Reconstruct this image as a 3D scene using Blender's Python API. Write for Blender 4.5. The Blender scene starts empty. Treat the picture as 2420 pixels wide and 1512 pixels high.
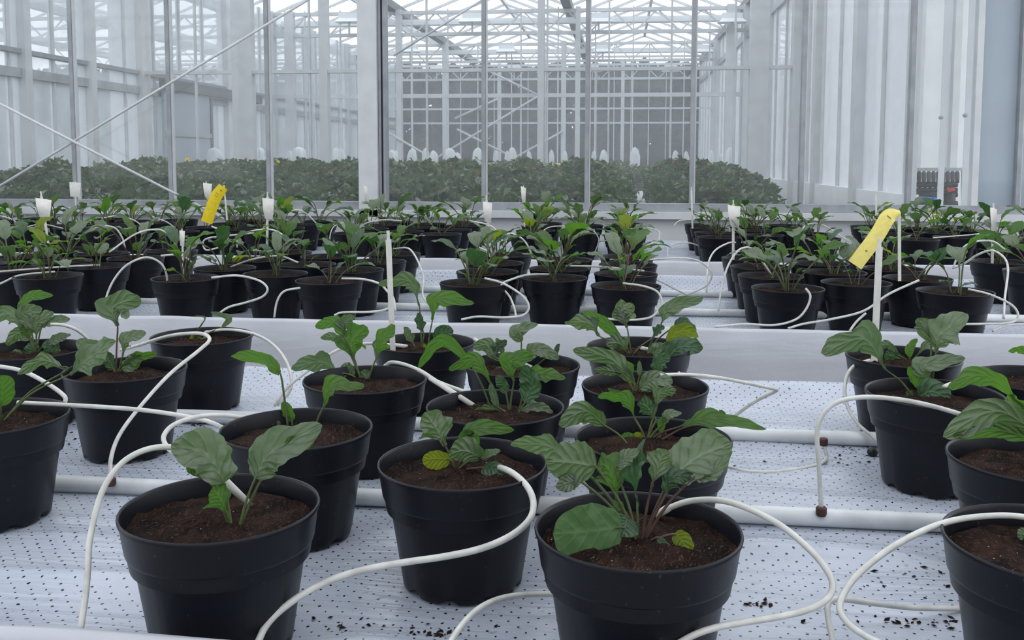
import bpy, math, random
import numpy as np
from mathutils import Vector, Matrix

random.seed(7); RNG = np.random.default_rng(7)
S = bpy.context.scene
C = S.collection

# ------------------------------------------------------------------ camera
F, CY, PITCH, ROLL, YAW = 2244.0, 564.0, .0828, .0018, .113      # focal length and optical centre in pixels of the 2420 x 1512 frame
ZB = 0.80                                                          # bench surface above the floor
CAM = np.array([0.0, 0.0, ZB + .66])
_fw = np.array([-math.sin(YAW) * math.cos(PITCH), math.cos(YAW) * math.cos(PITCH), -math.sin(PITCH)])
_r0 = np.array([math.cos(YAW), math.sin(YAW), 0.0]); _u0 = np.cross(_r0, _fw)
_r = math.cos(ROLL) * _r0 + math.sin(ROLL) * _u0
_u = -math.sin(ROLL) * _r0 + math.cos(ROLL) * _u0
cd = bpy.data.cameras.new('camera'); cam = bpy.data.objects.new('camera', cd); C.objects.link(cam)
cd.sensor_width = 36; cd.sensor_fit = 'HORIZONTAL'; cd.lens = F / 2420 * 36
cd.shift_y = (CY - 756) / 2420; cd.clip_start = .05; cd.clip_end = 300
cam.matrix_world = Matrix(((_r[0], _u[0], -_fw[0], CAM[0]), (_r[1], _u[1], -_fw[1], CAM[1]), (_r[2], _u[2], -_fw[2], CAM[2]), (0, 0, 0, 1)))
S.camera = cam

def at(x, y, z=None, Y=None):
    """pixel -> point: on the level z, or at the depth Y"""
    d = F * _fw + (x - 1210) * _r - (y - CY) * _u
    t = (z - CAM[2]) / d[2] if z is not None else Y / d[1]
    return CAM + d * t
def px(P):
    d = np.asarray(P) - CAM; k = d @ _fw
    return 1210 + F * (d @ _r) / k, CY - F * (d @ _u) / k, k
def X_at(x, Y): return float(at(x, 378, Y=Y)[0])
def Z_at(x, y, Y): return float(at(x, y, Y=Y)[2])

# ------------------------------------------------------------------ sky, exposure
W = bpy.data.worlds.new('world'); S.world = W; W.use_nodes = True
bg = W.node_tree.nodes['Background']; bg.inputs[0].default_value = (.92, .955, 1.0, 1); bg.inputs[1].default_value = 2.3   # flat overcast
S.view_settings.view_transform = 'Standard'; S.view_settings.look = 'None'
S.view_settings.exposure = -0.12; S.view_settings.gamma = 1.0; S.view_settings.use_curve_mapping = False
S.cycles.max_bounces = 8; S.cycles.transparent_max_bounces = 32

# ------------------------------------------------------------------ materials
def mat(name):
    m = bpy.data.materials.new(name); m.use_nodes = True
    nt = m.node_tree; nt.nodes.clear()
    out = nt.nodes.new('ShaderNodeOutputMaterial')
    return m, nt, out
def nd(nt, typ, ins=None, **kw):
    n = nt.nodes.new(typ)
    for k, v in kw.items(): setattr(n, k, v)
    for k, v in (ins or {}).items():
        if hasattr(v, 'is_output'): nt.links.new(v, n.inputs[k])
        else: n.inputs[k].default_value = v
    return n
def rgb(c): return (c[0], c[1], c[2], 1)
def mth(nt, op, a, b=None):
    n = nt.nodes.new('ShaderNodeMath'); n.operation = op
    for i, v in enumerate((a, b)):
        if v is None: continue
        if hasattr(v, 'is_output'): nt.links.new(v, n.inputs[i])
        else: n.inputs[i].default_value = v
    return n.outputs[0]
def mixc(nt, f, a, b):
    n = nt.nodes.new('ShaderNodeMix'); n.data_type = 'RGBA'
    for i, v in ((0, f), (6, a), (7, b)):
        if hasattr(v, 'is_output'): nt.links.new(v, n.inputs[i])
        else: n.inputs[i].default_value = v
    return n.outputs[2]
def ramp(nt, f, lo, hi):
    n = nd(nt, 'ShaderNodeMapRange', {0: f, 1: lo, 2: hi}); n.clamp = True
    return n.outputs[0]
def simple(name, col, rough=.5, spec=.5, nscale=0, namt=0, bump=0, bscale=60, metal=0):
    m, nt, out = mat(name)
    p = nd(nt, 'ShaderNodeBsdfPrincipled', {'Base Color': rgb(col), 'Roughness': rough, 'Specular IOR Level': spec, 'Metallic': metal})
    if nscale or bump: tc = nd(nt, 'ShaderNodeTexCoord')
    if nscale:
        n = nd(nt, 'ShaderNodeTexNoise', {'Vector': tc.outputs['Object'], 'Scale': nscale, 'Detail': 4.0})
        f = ramp(nt, n.outputs[0], .35, .7)
        nt.links.new(mixc(nt, f, rgb(col), rgb([c * (1 - namt) for c in col])), p.inputs['Base Color'])
    if bump:
        b = nd(nt, 'ShaderNodeTexNoise', {'Vector': tc.outputs['Object'], 'Scale': bscale, 'Detail': 3.0})
        bn = nd(nt, 'ShaderNodeBump', {'Strength': bump, 'Distance': .004, 'Height': b.outputs[0]})
        nt.links.new(bn.outputs[0], p.inputs['Normal'])
    nt.links.new(p.outputs[0], out.inputs[0])
    return m

M = {}
def pot_material():
    m, nt, out = mat('black_pot_plastic')
    tc = nd(nt, 'ShaderNodeTexCoord')
    n = nd(nt, 'ShaderNodeTexNoise', {'Vector': tc.outputs['Object'], 'Scale': 9.0, 'Detail': 5.0, 'Roughness': .7})
    sp = nd(nt, 'ShaderNodeTexNoise', {'Vector': tc.outputs['Object'], 'Scale': 110.0, 'Detail': 1.0})
    dust = ramp(nt, n.outputs[0], .45, .8)
    spots = ramp(nt, sp.outputs[0], .72, .78)
    c = mixc(nt, dust, rgb((.0034, .0042, .0078)), rgb((.0072, .0082, .0128)))
    c = mixc(nt, mth(nt, 'MULTIPLY', spots, .22), c, rgb((.12, .12, .13)))
    b = nd(nt, 'ShaderNodeBump', {'Strength': .12, 'Distance': .002, 'Height': n.outputs[0]})
    p = nd(nt, 'ShaderNodeBsdfPrincipled', {'Base Color': c, 'Roughness': .38, 'Specular IOR Level': .25, 'Normal': b.outputs[0]})
    nt.links.new(p.outputs[0], out.inputs[0]); return m
M['pot'] = pot_material()
def soil_material():
    m, nt, out = mat('dark_peat_soil')
    tc = nd(nt, 'ShaderNodeTexCoord')
    a = nd(nt, 'ShaderNodeTexNoise', {'Vector': tc.outputs['Object'], 'Scale': 22.0, 'Detail': 5.0})
    mp = nd(nt, 'ShaderNodeMapping', {'Vector': tc.outputs['Object'], 'Scale': (160, 420, 160), 'Rotation': (0, 0, .7)})
    b = nd(nt, 'ShaderNodeTexNoise', {'Vector': mp.outputs[0], 'Scale': 1.0, 'Detail': 3.0})
    f = ramp(nt, a.outputs[0], .38, .66)
    c = mixc(nt, f, rgb((.007, .005, .0045)), rgb((.030, .016, .0115)))
    c = mixc(nt, ramp(nt, b.outputs[0], .56, .72), c, rgb((.095, .05, .034)))
    w = nd(nt, 'ShaderNodeTexVoronoi', {'Vector': tc.outputs['Object'], 'Scale': 75.0})
    c = mixc(nt, mth(nt, 'LESS_THAN', w.outputs['Distance'], .075), c, rgb((.3, .27, .22)))
    bn = nd(nt, 'ShaderNodeBump', {'Strength': .9, 'Distance': .006, 'Height': mth(nt, 'ADD', a.outputs[0], b.outputs[0])})
    p = nd(nt, 'ShaderNodeBsdfPrincipled', {'Base Color': c, 'Roughness': .95, 'Specular IOR Level': .1, 'Normal': bn.outputs[0]})
    nt.links.new(p.outputs[0], out.inputs[0]); return m
M['soil'] = soil_material()
def leaf_material(name, top, trans, tmix=.42, gloss=.30, rough=.5, relief=.7):
    m, nt, out = mat(name)
    uv = nd(nt, 'ShaderNodeUVMap', uv_map='UVMap'); sx = nd(nt, 'ShaderNodeSeparateXYZ', {0: uv.outputs[0]})
    u = mth(nt, 'ABSOLUTE', mth(nt, 'SUBTRACT', sx.outputs[0], .5)); u = mth(nt, 'MULTIPLY', u, 2.0); v = sx.outputs[1]
    ph = mth(nt, 'SUBTRACT', mth(nt, 'MULTIPLY', v, 6.0), mth(nt, 'MULTIPLY', u, 1.7))
    s = mth(nt, 'ABSOLUTE', mth(nt, 'SINE', mth(nt, 'MULTIPLY', ph, math.pi)))          # 0 on a side vein
    quilt = mth(nt, 'POWER', s, .55)
    ribh = mth(nt, 'MINIMUM', mth(nt, 'MULTIPLY', u, 7.0), 1.0)
    h = mth(nt, 'MULTIPLY', quilt, ribh)
    oi = nd(nt, 'ShaderNodeObjectInfo'); tc = nd(nt, 'ShaderNodeTexCoord')
    nz = nd(nt, 'ShaderNodeTexNoise', {'Vector': tc.outputs['Object'], 'Scale': 55.0, 'Detail': 3.0})
    vein = ramp(nt, h, .12, .42)
    var = mth(nt, 'ADD', mth(nt, 'MULTIPLY', oi.outputs['Random'], .55), mth(nt, 'MULTIPLY', nz.outputs[0], .45))
    ct = mixc(nt, var, rgb(top), rgb([top[0] * .62, top[1] * .72, top[2] * .62]))
    ct = mixc(nt, vein, rgb([min(1, top[0] * 1.25), min(1, top[1] * 1.15), min(1, top[2] * 1.2)]), ct)
    cb = mixc(nt, var, rgb(trans), rgb([trans[0] * .6, trans[1] * .75, trans[2] * .8]))
    bn = nd(nt, 'ShaderNodeBump', {'Strength': relief, 'Distance': .0035, 'Height': mth(nt, 'ADD', h, mth(nt, 'MULTIPLY', nz.outputs[0], 1.1))})
    p = nd(nt, 'ShaderNodeBsdfPrincipled', {'Base Color': ct, 'Roughness': rough, 'Specular IOR Level': gloss, 'Normal': bn.outputs[0]})
    t = nd(nt, 'ShaderNodeBsdfTranslucent', {'Color': cb})
    mx = nd(nt, 'ShaderNodeMixShader', {0: tmix, 1: p.outputs[0], 2: t.outputs[0]})
    nt.links.new(mx.outputs[0], out.inputs[0]); return m
M['leaf'] = leaf_material('grey_green_leaf', (.165, .205, .135), (.105, .23, .03), .34, .5, .42)
M['leaf_dark'] = leaf_material('deep_green_leaf', (.06, .115, .062), (.06, .18, .03), .30, .5, .42)
M['leaf_bright'] = leaf_material('fresh_green_leaf', (.105, .185, .06), (.12, .30, .022), .52, .35, .45)
M['leaf_smooth'] = leaf_material('smooth_green_leaf', (.085, .16, .06), (.08, .20, .03), .35, .4, .45, .18)
M['leaf_yellow'] = leaf_material('yellowing_leaf', (.22, .27, .03), (.34, .42, .02), .5, .25)
M['stalk'] = simple('green_stalk', (.10, .13, .05), .55, .3, 40, .5)
M['stalk_red'] = simple('reddish_stalk', (.10, .055, .04), .55, .3, 40, .5)
M['hose'] = simple('white_drip_hose', (.60, .595, .56), .38, .5, 35, .25)
M['pipe'] = simple('white_supply_pipe', (.66, .68, .70), .42, .4, 14, .2)
M['grommet'] = simple('brown_rubber_grommet', (.075, .028, .022), .5, .4, 90, .5)
M['nozzle'] = simple('black_nozzle', (.012, .012, .013), .4, .4)
M['frame'] = simple('white_painted_frame', (.60, .61, .625), .45, .4, 6, .12)
M['frame_grey'] = simple('grey_aluminium_bar', (.33, .345, .37), .42, .5, 8, .25)
M['seal'] = simple('black_rubber_seal', (.02, .02, .022), .6, .3)
M['white'] = simple('white_board', (.80, .81, .82), .55, .3, 4, .1)
M['panel'] = simple('pale_blue_panel', (.38, .425, .48), .55, .3, 3, .07)
M['beam_dark'] = simple('dark_galvanised_beam', (.17, .18, .19), .5, .4, 6, .3)
M['galv'] = simple('galvanised_steel', (.42, .44, .46), .45, .5, 8, .25)
M['tag'] = simple('off_white_paper_tag', (.72, .70, .66), .7, .2, 60, .12)
M['stake'] = simple('white_plastic_stake', (.68, .67, .62), .45, .4, 50, .15)
M['yellow'] = simple('yellow_sticky_card', (.80, .60, .015), .4, .5, 60, .14)
M['yellow_pale'] = simple('pale_yellow_sticky_card', (.78, .66, .17), .4, .5, 60, .12)
M['ink'] = simple('grey_green_print', (.12, .13, .05), .6, .2)
M['lamp'] = simple('white_lamp_housing', (.8, .82, .84), .4, .4)
M['black'] = simple('black_valve_plastic', (.016, .016, .018), .4, .45)
M['blue'] = simple('blue_valve_plastic', (.02, .16, .55), .4, .45)
M['red'] = simple('red_handle_plastic', (.45, .025, .02), .4, .45)
M['floor'] = simple('pale_concrete_floor', (.36, .36, .36), .8, .2, 3, .2)
M['grass'] = simple('outside_ground', (.16, .19, .11), .9, .1, 1.5, .3)
M['hedge'] = simple('dark_hedge_leaves', (.022, .03, .022), .8, .1, 3, .5)
M['bark'] = simple('brown_bark', (.07, .05, .04), .9, .1, 10, .4)
M['twig'] = simple('thin_green_stem', (.05, .07, .03), .8, .1)

def sheet_material(name, dots):
    m, nt, out = mat(name)
    tc = nd(nt, 'ShaderNodeTexCoord')
    big = nd(nt, 'ShaderNodeTexNoise', {'Vector': tc.outputs['Object'], 'Scale': 5.0, 'Detail': 4.0})
    fine = nd(nt, 'ShaderNodeTexNoise', {'Vector': tc.outputs['Object'], 'Scale': 75.0, 'Detail': 4.0, 'Roughness': .65})
    c = mixc(nt, ramp(nt, big.outputs[0], .35, .7), rgb((.50, .54, .625) if dots else (.55, .56, .60)), rgb((.43, .468, .55) if dots else (.49, .50, .545)))
    if dots:
        jit = nd(nt, 'ShaderNodeTexNoise', {'Vector': tc.outputs['Object'], 'Scale': 30.0, 'Detail': 1.0})
        uv = nd(nt, 'ShaderNodeUVMap', uv_map='UVMap')
        off = nd(nt, 'ShaderNodeVectorMath', {0: jit.outputs['Color'], 1: (.012, .012, .012)}, operation='MULTIPLY')
        vv = nd(nt, 'ShaderNodeVectorMath', {0: uv.outputs[0], 1: off.outputs[0]}, operation='ADD')
        sx = nd(nt, 'ShaderNodeSeparateXYZ', {0: vv.outputs[0]})
        def dist(o):
            a = mth(nt, 'SUBTRACT', mth(nt, 'FRACT', mth(nt, 'ADD', mth(nt, 'DIVIDE', sx.outputs[0], .027), o)), .5)
            b = mth(nt, 'SUBTRACT', mth(nt, 'FRACT', mth(nt, 'ADD', mth(nt, 'DIVIDE', sx.outputs[1], .030), o)), .5)
            return mth(nt, 'ADD', mth(nt, 'MULTIPLY', a, a), mth(nt, 'MULTIPLY', b, b))
        d = mth(nt, 'MINIMUM', dist(0.0), dist(.5))
        thr = mth(nt, 'MULTIPLY', mth(nt, 'POWER', fine.outputs[0], 2.0), .020)
        hole = mth(nt, 'LESS_THAN', d, thr)
        dirt = mth(nt, 'MULTIPLY', ramp(nt, fine.outputs[0], .60, .70), ramp(nt, big.outputs[0], .42, .60))
        c = mixc(nt, mth(nt, 'MULTIPLY', dirt, .65), c, rgb((.10, .10, .10)))
        c = mixc(nt, hole, c, rgb((.02, .02, .022)))
    mp = nd(nt, 'ShaderNodeMapping', {'Vector': tc.outputs['Object'], 'Scale': (2.2, 26, 12), 'Rotation': (0, 0, .12)})
    fold = nd(nt, 'ShaderNodeTexNoise', {'Vector': mp.outputs[0], 'Scale': 1.0, 'Detail': 3.0, 'Distortion': .6})
    bn = nd(nt, 'ShaderNodeBump', {'Strength': .5, 'Distance': .012, 'Height': mth(nt, 'ADD', fold.outputs[0], mth(nt, 'MULTIPLY', fine.outputs[0], .10))})
    p = nd(nt, 'ShaderNodeBsdfPrincipled', {'Base Color': c, 'Roughness': .24 if dots else .5, 'Specular IOR Level': .5 if dots else .3, 'Normal': bn.outputs[0]})
    t = nd(nt, 'ShaderNodeBsdfTranslucent', {'Color': c})
    mx = nd(nt, 'ShaderNodeMixShader', {0: .12, 1: p.outputs[0], 2: t.outputs[0]})
    nt.links.new(mx.outputs[0], out.inputs[0]); return m
M['sheet'] = sheet_material('perforated_white_film', True)
M['sheet_plain'] = sheet_material('plain_white_film', False)

def glass_material(name, haze, gloss=.06, tint=(.93, .96, .97), hz=(.75, .79, .84)):
    m, nt, out = mat(name)
    t = nd(nt, 'ShaderNodeBsdfTransparent', {0: rgb(tint)})
    g = nd(nt, 'ShaderNodeBsdfGlossy', {'Color': (1, 1, 1, 1), 'Roughness': .03})
    d = nd(nt, 'ShaderNodeBsdfDiffuse', {0: rgb(hz)}); tl = nd(nt, 'ShaderNodeBsdfTranslucent', {0: rgb(hz)})
    dd = nd(nt, 'ShaderNodeMixShader', {0: .5, 1: d.outputs[0], 2: tl.outputs[0]})
    tc = nd(nt, 'ShaderNodeTexCoord')
    n = nd(nt, 'ShaderNodeTexNoise', {'Vector': tc.outputs['Object'], 'Scale': 2.5, 'Detail': 4.0})
    hf = mth(nt, 'MULTIPLY', mth(nt, 'ADD', mth(nt, 'MULTIPLY', n.outputs[0], .9), .55), haze)   # dust film, uneven
    a = nd(nt, 'ShaderNodeMixShader', {0: gloss, 1: t.outputs[0], 2: g.outputs[0]})
    b = nd(nt, 'ShaderNodeMixShader', {0: hf, 1: a.outputs[0], 2: dd.outputs[0]})
    nt.links.new(b.outputs[0], out.inputs[0]); return m
M['glass'] = glass_material('dusty_window_glass', .06, .012, (.97, .98, .985), (.78, .80, .84))
M['glass_mid'] = glass_material('inner_window_glass', .03, .012, (.98, .985, .985), (.78, .80, .84))
M['glass_milky'] = glass_material('milky_side_glass', .55, .03, (.97, .97, .98), (.84, .85, .88))
M['glass_left'] = glass_material('hazy_side_glass', .46, .02, (.97, .98, .985), (.80, .83, .87))
M['glass_roof'] = glass_material('roof_glass', .10, .03, (.97, .975, .985))
M['bag'] = glass_material('clear_plastic_bag', .62, .30, (.97, .98, .99), (.95, .96, .97))

# ------------------------------------------------------------------ mesh helpers
class MB:
    def __init__(s): s.v = []; s.f = []; s.mi = []; s.uv = []
    def add(s, vs, fs, mi=0, uv=None):
        o = len(s.v); s.v += [tuple(map(float, p)) for p in vs]; s.f += [tuple(i + o for i in f) for f in fs]; s.mi += [mi] * len(fs)
        s.uv += list(uv) if uv is not None else [(0, 0)] * len(vs)
    def box(s, lo, hi, mi=0):
        x0, y0, z0 = lo; x1, y1, z1 = hi
        s.add([(x0, y0, z0), (x1, y0, z0), (x1, y1, z0), (x0, y1, z0), (x0, y0, z1), (x1, y0, z1), (x1, y1, z1), (x0, y1, z1)],
              [(0, 3, 2, 1), (4, 5, 6, 7), (0, 1, 5, 4), (1, 2, 6, 5), (2, 3, 7, 6), (3, 0, 4, 7)], mi)
    def beam(s, a, b, w, h, mi=0, up=(0, 0, 1)):
        a = np.array(a, float); b = np.array(b, float); t = b - a; t /= np.linalg.norm(t)
        sd = np.cross(t, up)
        if np.linalg.norm(sd) < 1e-6: sd = np.cross(t, (0, 1, 0))
        sd /= np.linalg.norm(sd); n = np.cross(sd, t)
        vs = [p + sd * i * w / 2 + n * j * h / 2 for p in (a, b) for i, j in ((-1, -1), (1, -1), (1, 1), (-1, 1))]
        s.add(vs, [(3, 2, 1, 0), (4, 5, 6, 7), (0, 1, 5, 4), (1, 2, 6, 5), (2, 3, 7, 6), (3, 0, 4, 7)], mi)
    def tube(s, pts, rad, n=8, mi=0, caps=True):
        pts = np.array(pts, float); k = len(pts)
        rad = np.full(k, rad) if np.isscalar(rad) else np.array(rad, float)
        T = np.gradient(pts, axis=0); T /= np.linalg.norm(T, axis=1)[:, None] + 1e-12
        nrm = np.cross(T[0], (0, 0, 1.0))
        if np.linalg.norm(nrm) < 1e-3: nrm = np.cross(T[0], (1.0, 0, 0))
        nrm /= np.linalg.norm(nrm); vs = []
        for i in range(k):
            nrm = nrm - T[i] * (nrm @ T[i]); nrm /= np.linalg.norm(nrm) + 1e-12; bn = np.cross(T[i], nrm)
            for j in range(n):
                a = 2 * math.pi * j / n
                vs.append(pts[i] + rad[i] * (math.cos(a) * nrm + math.sin(a) * bn))
        fs = [(i * n + j, i * n + (j + 1) % n, (i + 1) * n + (j + 1) % n, (i + 1) * n + j) for i in range(k - 1) for j in range(n)]
        if caps: fs += [tuple(range(n - 1, -1, -1)), tuple((k - 1) * n + j for j in range(n))]
        s.add(vs, fs, mi)
    def lathe(s, prof, n=48, mi=0, c=(0, 0, 0)):
        vs = [(c[0] + r * math.cos(2 * math.pi * j / n), c[1] + r * math.sin(2 * math.pi * j / n), c[2] + z) for r, z in prof for j in range(n)]
        fs = [(i * n + j, i * n + (j + 1) % n, (i + 1) * n + (j + 1) % n, (i + 1) * n + j) for i in range(len(prof) - 1) for j in range(n)]
        s.add(vs, fs, mi)
    def grid(s, P, mi=0, uv=None):
        a, b = P.shape[:2]
        fs = [(i * b + j, i * b + j + 1, (i + 1) * b + j + 1, (i + 1) * b + j) for i in range(a - 1) for j in range(b - 1)]
        s.add(P.reshape(-1, 3), fs, mi, uv)
    def mesh(s, name, mats, smooth=False):
        me = bpy.data.meshes.new(name); me.from_pydata(s.v, [], s.f)
        for m in (mats if isinstance(mats, (list, tuple)) else [mats]): me.materials.append(M[m])
        me.polygons.foreach_set('material_index', s.mi)
        if any(u != (0, 0) for u in s.uv):
            l = me.uv_layers.new(name='UVMap'); vi = np.zeros(len(me.loops), int); me.loops.foreach_get('vertex_index', vi)
            l.data.foreach_set('uv', np.array(s.uv, float)[vi].ravel())
        if smooth: me.polygons.foreach_set('use_smooth', [True] * len(me.polygons))
        me.update(); return me
    def build(s, name, mats, parent=None, smooth=False):
        return link(name, s.mesh(name, mats, smooth), parent)
def link(name, me, parent=None):
    o = bpy.data.objects.new(name, me); C.objects.link(o)
    if parent is not None: o.parent = parent
    return o
def empty(name, loc=(0, 0, 0)):
    o = bpy.data.objects.new(name, None); C.objects.link(o); o.location = loc; o.empty_display_size = .05
    return o
def tag(o, label, cat, group=None, kind=None):
    o['label'] = label; o['category'] = cat
    if group: o['group'] = group
    if kind: o['kind'] = kind
    return o
def structure(o, label, cat):
    o['kind'] = 'structure'; o['label'] = label; o['category'] = cat; return o
def crom(pts, n=6):
    p = np.array(pts, float); p = np.vstack([2 * p[0] - p[1], p, 2 * p[-1] - p[-2]]); out = []
    for i in range(1, len(p) - 2):
        for k in range(n):
            t = k / n; a, b, c, d = p[i - 1:i + 3]
            out.append(.5 * (2 * b + (c - a) * t + (2 * a - 5 * b + 4 * c - d) * t * t + (3 * b - a - 3 * c + d) * t ** 3))
    out.append(p[-2]); return np.array(out)
def bar(parent, name, a, b, w, h, m='frame', up=(0, 0, 1)):
    q = MB(); q.beam(a, b, w, h, 0, up); return q.build(name, m, parent)
def block(parent, name, lo, hi, m='frame'):
    q = MB(); q.box(lo, hi); return q.build(name, m, parent)

ZC = CAM[2]
# ------------------------------------------------------------------ floor, ground
q = MB(); q.box((-12, -4, -.1), (7, 32.2, 0)); structure(q.build('floor', 'floor'), 'pale concrete greenhouse floor under the benches', 'floor')
q = MB(); q.box((-90, -60, -.3), (90, 120, -.11)); structure(q.build('ground_outside', 'grass'), 'dark grassy ground outside the greenhouse', 'ground')

# ------------------------------------------------------------------ glass wall behind the benches
Y1 = 7.5; YW = [12.4, 17.3, 22.2, 27.1]; HG = ZC + 2.73
XL, XR = -6.5, 2.22
wb = structure(empty('wall_back', (0, 0, 0)), 'glazed greenhouse partition wall behind the three benches', 'wall')
mull = [-330, -75, 180, 406, 637, 885, 1144, 1387, 1635, 1894, 2148, 2405, 2660]
mx = [X_at(x, Y1) for x in mull]
z_sill = Z_at(1210, 478, Y1); z_top = HG - .12
block(wb, 'base_wall', (mx[0], Y1 - .02, 0), (mx[-1], Y1 + .10, Z_at(1210, 516, Y1) + .02), 'white')
block(wb, 'sill_ledge', (mx[0], Y1 - .10, Z_at(1210, 513, Y1)), (mx[-1], Y1 + .06, Z_at(1210, 497, Y1)), 'frame')
block(wb, 'bottom_rail', (mx[0], Y1 - .045, Z_at(1210, 498, Y1)), (mx[-1], Y1 + .03, z_sill), 'frame_grey')
for i, x in enumerate(mx):
    if mull[i] == 885:
        block(wb, 'column', (X_at(858, Y1) - .01, Y1 - .10, z_sill - .16), (X_at(899, Y1), Y1 + .06, z_top), 'frame')
        block(wb, 'column_channel', (X_at(900, Y1), Y1 - .06, z_sill - .02), (X_at(906, Y1), Y1 + .05, z_top), 'frame_grey')
        block(wb, 'rubber_seal', (X_at(907, Y1), Y1 - .055, z_sill - .02), (X_at(910, Y1), Y1 + .04, z_top), 'seal')
        block(wb, 'column_channel', (X_at(910.5, Y1), Y1 - .06, z_sill - .02), (X_at(916, Y1), Y1 + .05, z_top), 'frame_grey')
    else:
        block(wb, 'mullion', (x - .016, Y1 - .035, z_sill - .01), (x + .016, Y1 + .035, z_top), 'frame_grey')
        block(wb, 'mullion_cap', (x + .017, Y1 - .022, z_sill - .01), (x + .026, Y1 + .02, z_top), 'frame')
for a, b, k in zip(mx, mx[1:], mull):
    q = MB(); q.box((a + .012, Y1 - .002, z_sill - .008), (b - .012, Y1 + .002, z_top))
    q.build('pane', 'glass', wb)
block(wb, 'solid_panel', (X_at(2312, Y1), Y1 + .03, z_sill), (X_at(2402, Y1), Y1 + .045, z_top), 'panel')
block(wb, 'solid_panel', (X_at(2412, Y1), Y1 + .03, z_sill), (X_at(2600, Y1), Y1 + .045, z_top), 'panel')
block(wb, 'panel_stile', (X_at(2296, Y1), Y1 - .03, z_sill), (X_at(2311, Y1), Y1 + .05, z_top), 'frame')
bar(wb, 'top_rail', (mx[0], Y1, z_top), (mx[-1], Y1, z_top), .08, .10)
# wall at the photographer's back
wf = structure(empty('wall_front'), 'glazed wall behind the photographer, out of the picture', 'wall')
block(wf, 'base_wall', (-7.4, -3.06, 0), (5.4, -2.96, 1.0), 'white')
for k in range(17):
    x = -7.4 + .8 * k; block(wf, 'mullion', (x - .02, -3.03, 1.0), (x + .02, -2.98, z_top), 'frame')
    if k < 16: block(wf, 'pane', (x + .02, -3.008, 1.0), (x + .78, -3.0, z_top), 'glass_milky')
# crossed tie rods in front of the wall
Yr = Y1 - .16
for i, (a, b) in enumerate((((-260, 596), (770, -26)), ((-300, 92), (530, 517)))):
    q = MB(); q.tube([at(a[0], a[1], Y=Yr - .03 * i), at(b[0], b[1], Y=Yr - .03 * i)], .011, 8)
    o = q.build('tie_rod', 'frame', None, True)
    tag(o, 'thin white diagonal rod rising to the right before the glass wall' if i == 0 else 'thin white diagonal rod falling to the right down to the sill', 'rod', 'crossed tie rods at the glass wall')

# ------------------------------------------------------------------ rooms behind: partitions, side walls
def partition(name, label, Y, columns, nm, transoms, glass, x0=XL, x1=XR, mw=.022):
    w = structure(empty(name), label, 'wall')
    for xa, wpx in columns:
        x = X_at(xa, Y); h = wpx * Y / F / 2
        block(w, 'column', (x - h, Y - .07, .0), (x + h, Y + .07, HG), 'frame')
    n = int(round((x1 - x0) / nm)); st = (x1 - x0) / n
    for i in range(n + 1):
        x = x0 + i * st
        block(w, 'mullion', (x - mw / 2, Y - .025, .55), (x + mw / 2, Y + .025, HG), 'frame')
        if i < n:
            q = MB(); q.box((x + mw / 2, Y - .002, .56), (x + st - mw / 2, Y + .002, HG)); q.build('pane', glass, w)
    for z, h in transoms: block(w, 'transom', (x0, Y - .045, ZC + z - h / 2), (x1, Y + .035, ZC + z + h / 2), 'frame')
    block(w, 'base_wall', (x0, Y - .05, 0), (x1, Y + .05, .56), 'white')
    return w
zt = 1.165
partition('wall_middle', 'second glazed partition behind the bed of bushy plants', YW[0], [(295, 52), (580, 50), (770, 20), (1278, 15), (1788, 42)], .80, [(zt, .045)], 'glass_mid')
partition('wall_far', 'third glazed partition deeper in the greenhouse', YW[1], [(690, 22), (945, 13), (1364, 11), (1722, 22)], .69, [(zt, .07)], 'glass_mid')
w4 = partition('wall_farther', 'fourth glazed partition deep in the greenhouse', YW[2], [(865, 14), (1052, 10), (1331, 11), (1690, 16)], .80, [(zt + .02, .04)], 'glass_mid')
partition('wall_end', 'end wall of the greenhouse with the dark hedge behind it', YW[3], [(900, 8), (1180, 8), (1470, 8), (1655, 10)], 1.0, [(zt - .12, .05)], 'glass_mid')
# diagonal ties of the deeper partitions
for Y, segs in ((YW[1] - .1, (((915, 312), (1060, 396)), ((1000, 392), (1270, 228)), ((1150, 165), (1275, 226)))), (YW[2] - .1, (((1075, 280), (1195, 225)), ((1080, 305), (1200, 365)), ((1220, 370), (1330, 310)))),
                (YW[0] - .1, (((930, 132), (1140, 0)),))):
    for a, b in segs:
        q = MB(); q.tube([at(*a, Y=Y), at(*b, Y=Y)], .0012 * Y, 6)
        o = q.build('bracing_rod', 'frame', None, True)
        tag(o, 'thin white bracing rod behind the glass, %s' % {(915, 312): 'falling right from the big column', (1000, 392): 'the long one rising right', (1150, 165): 'short steep one near the central column', (1075, 280): 'short one rising to the high cross beam', (1080, 305): 'short one falling towards the bags', (1220, 370): 'right of the central column', (930, 132): 'up among the roof beams'}[a], 'rod', 'bracing rods in the far rooms')

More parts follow.
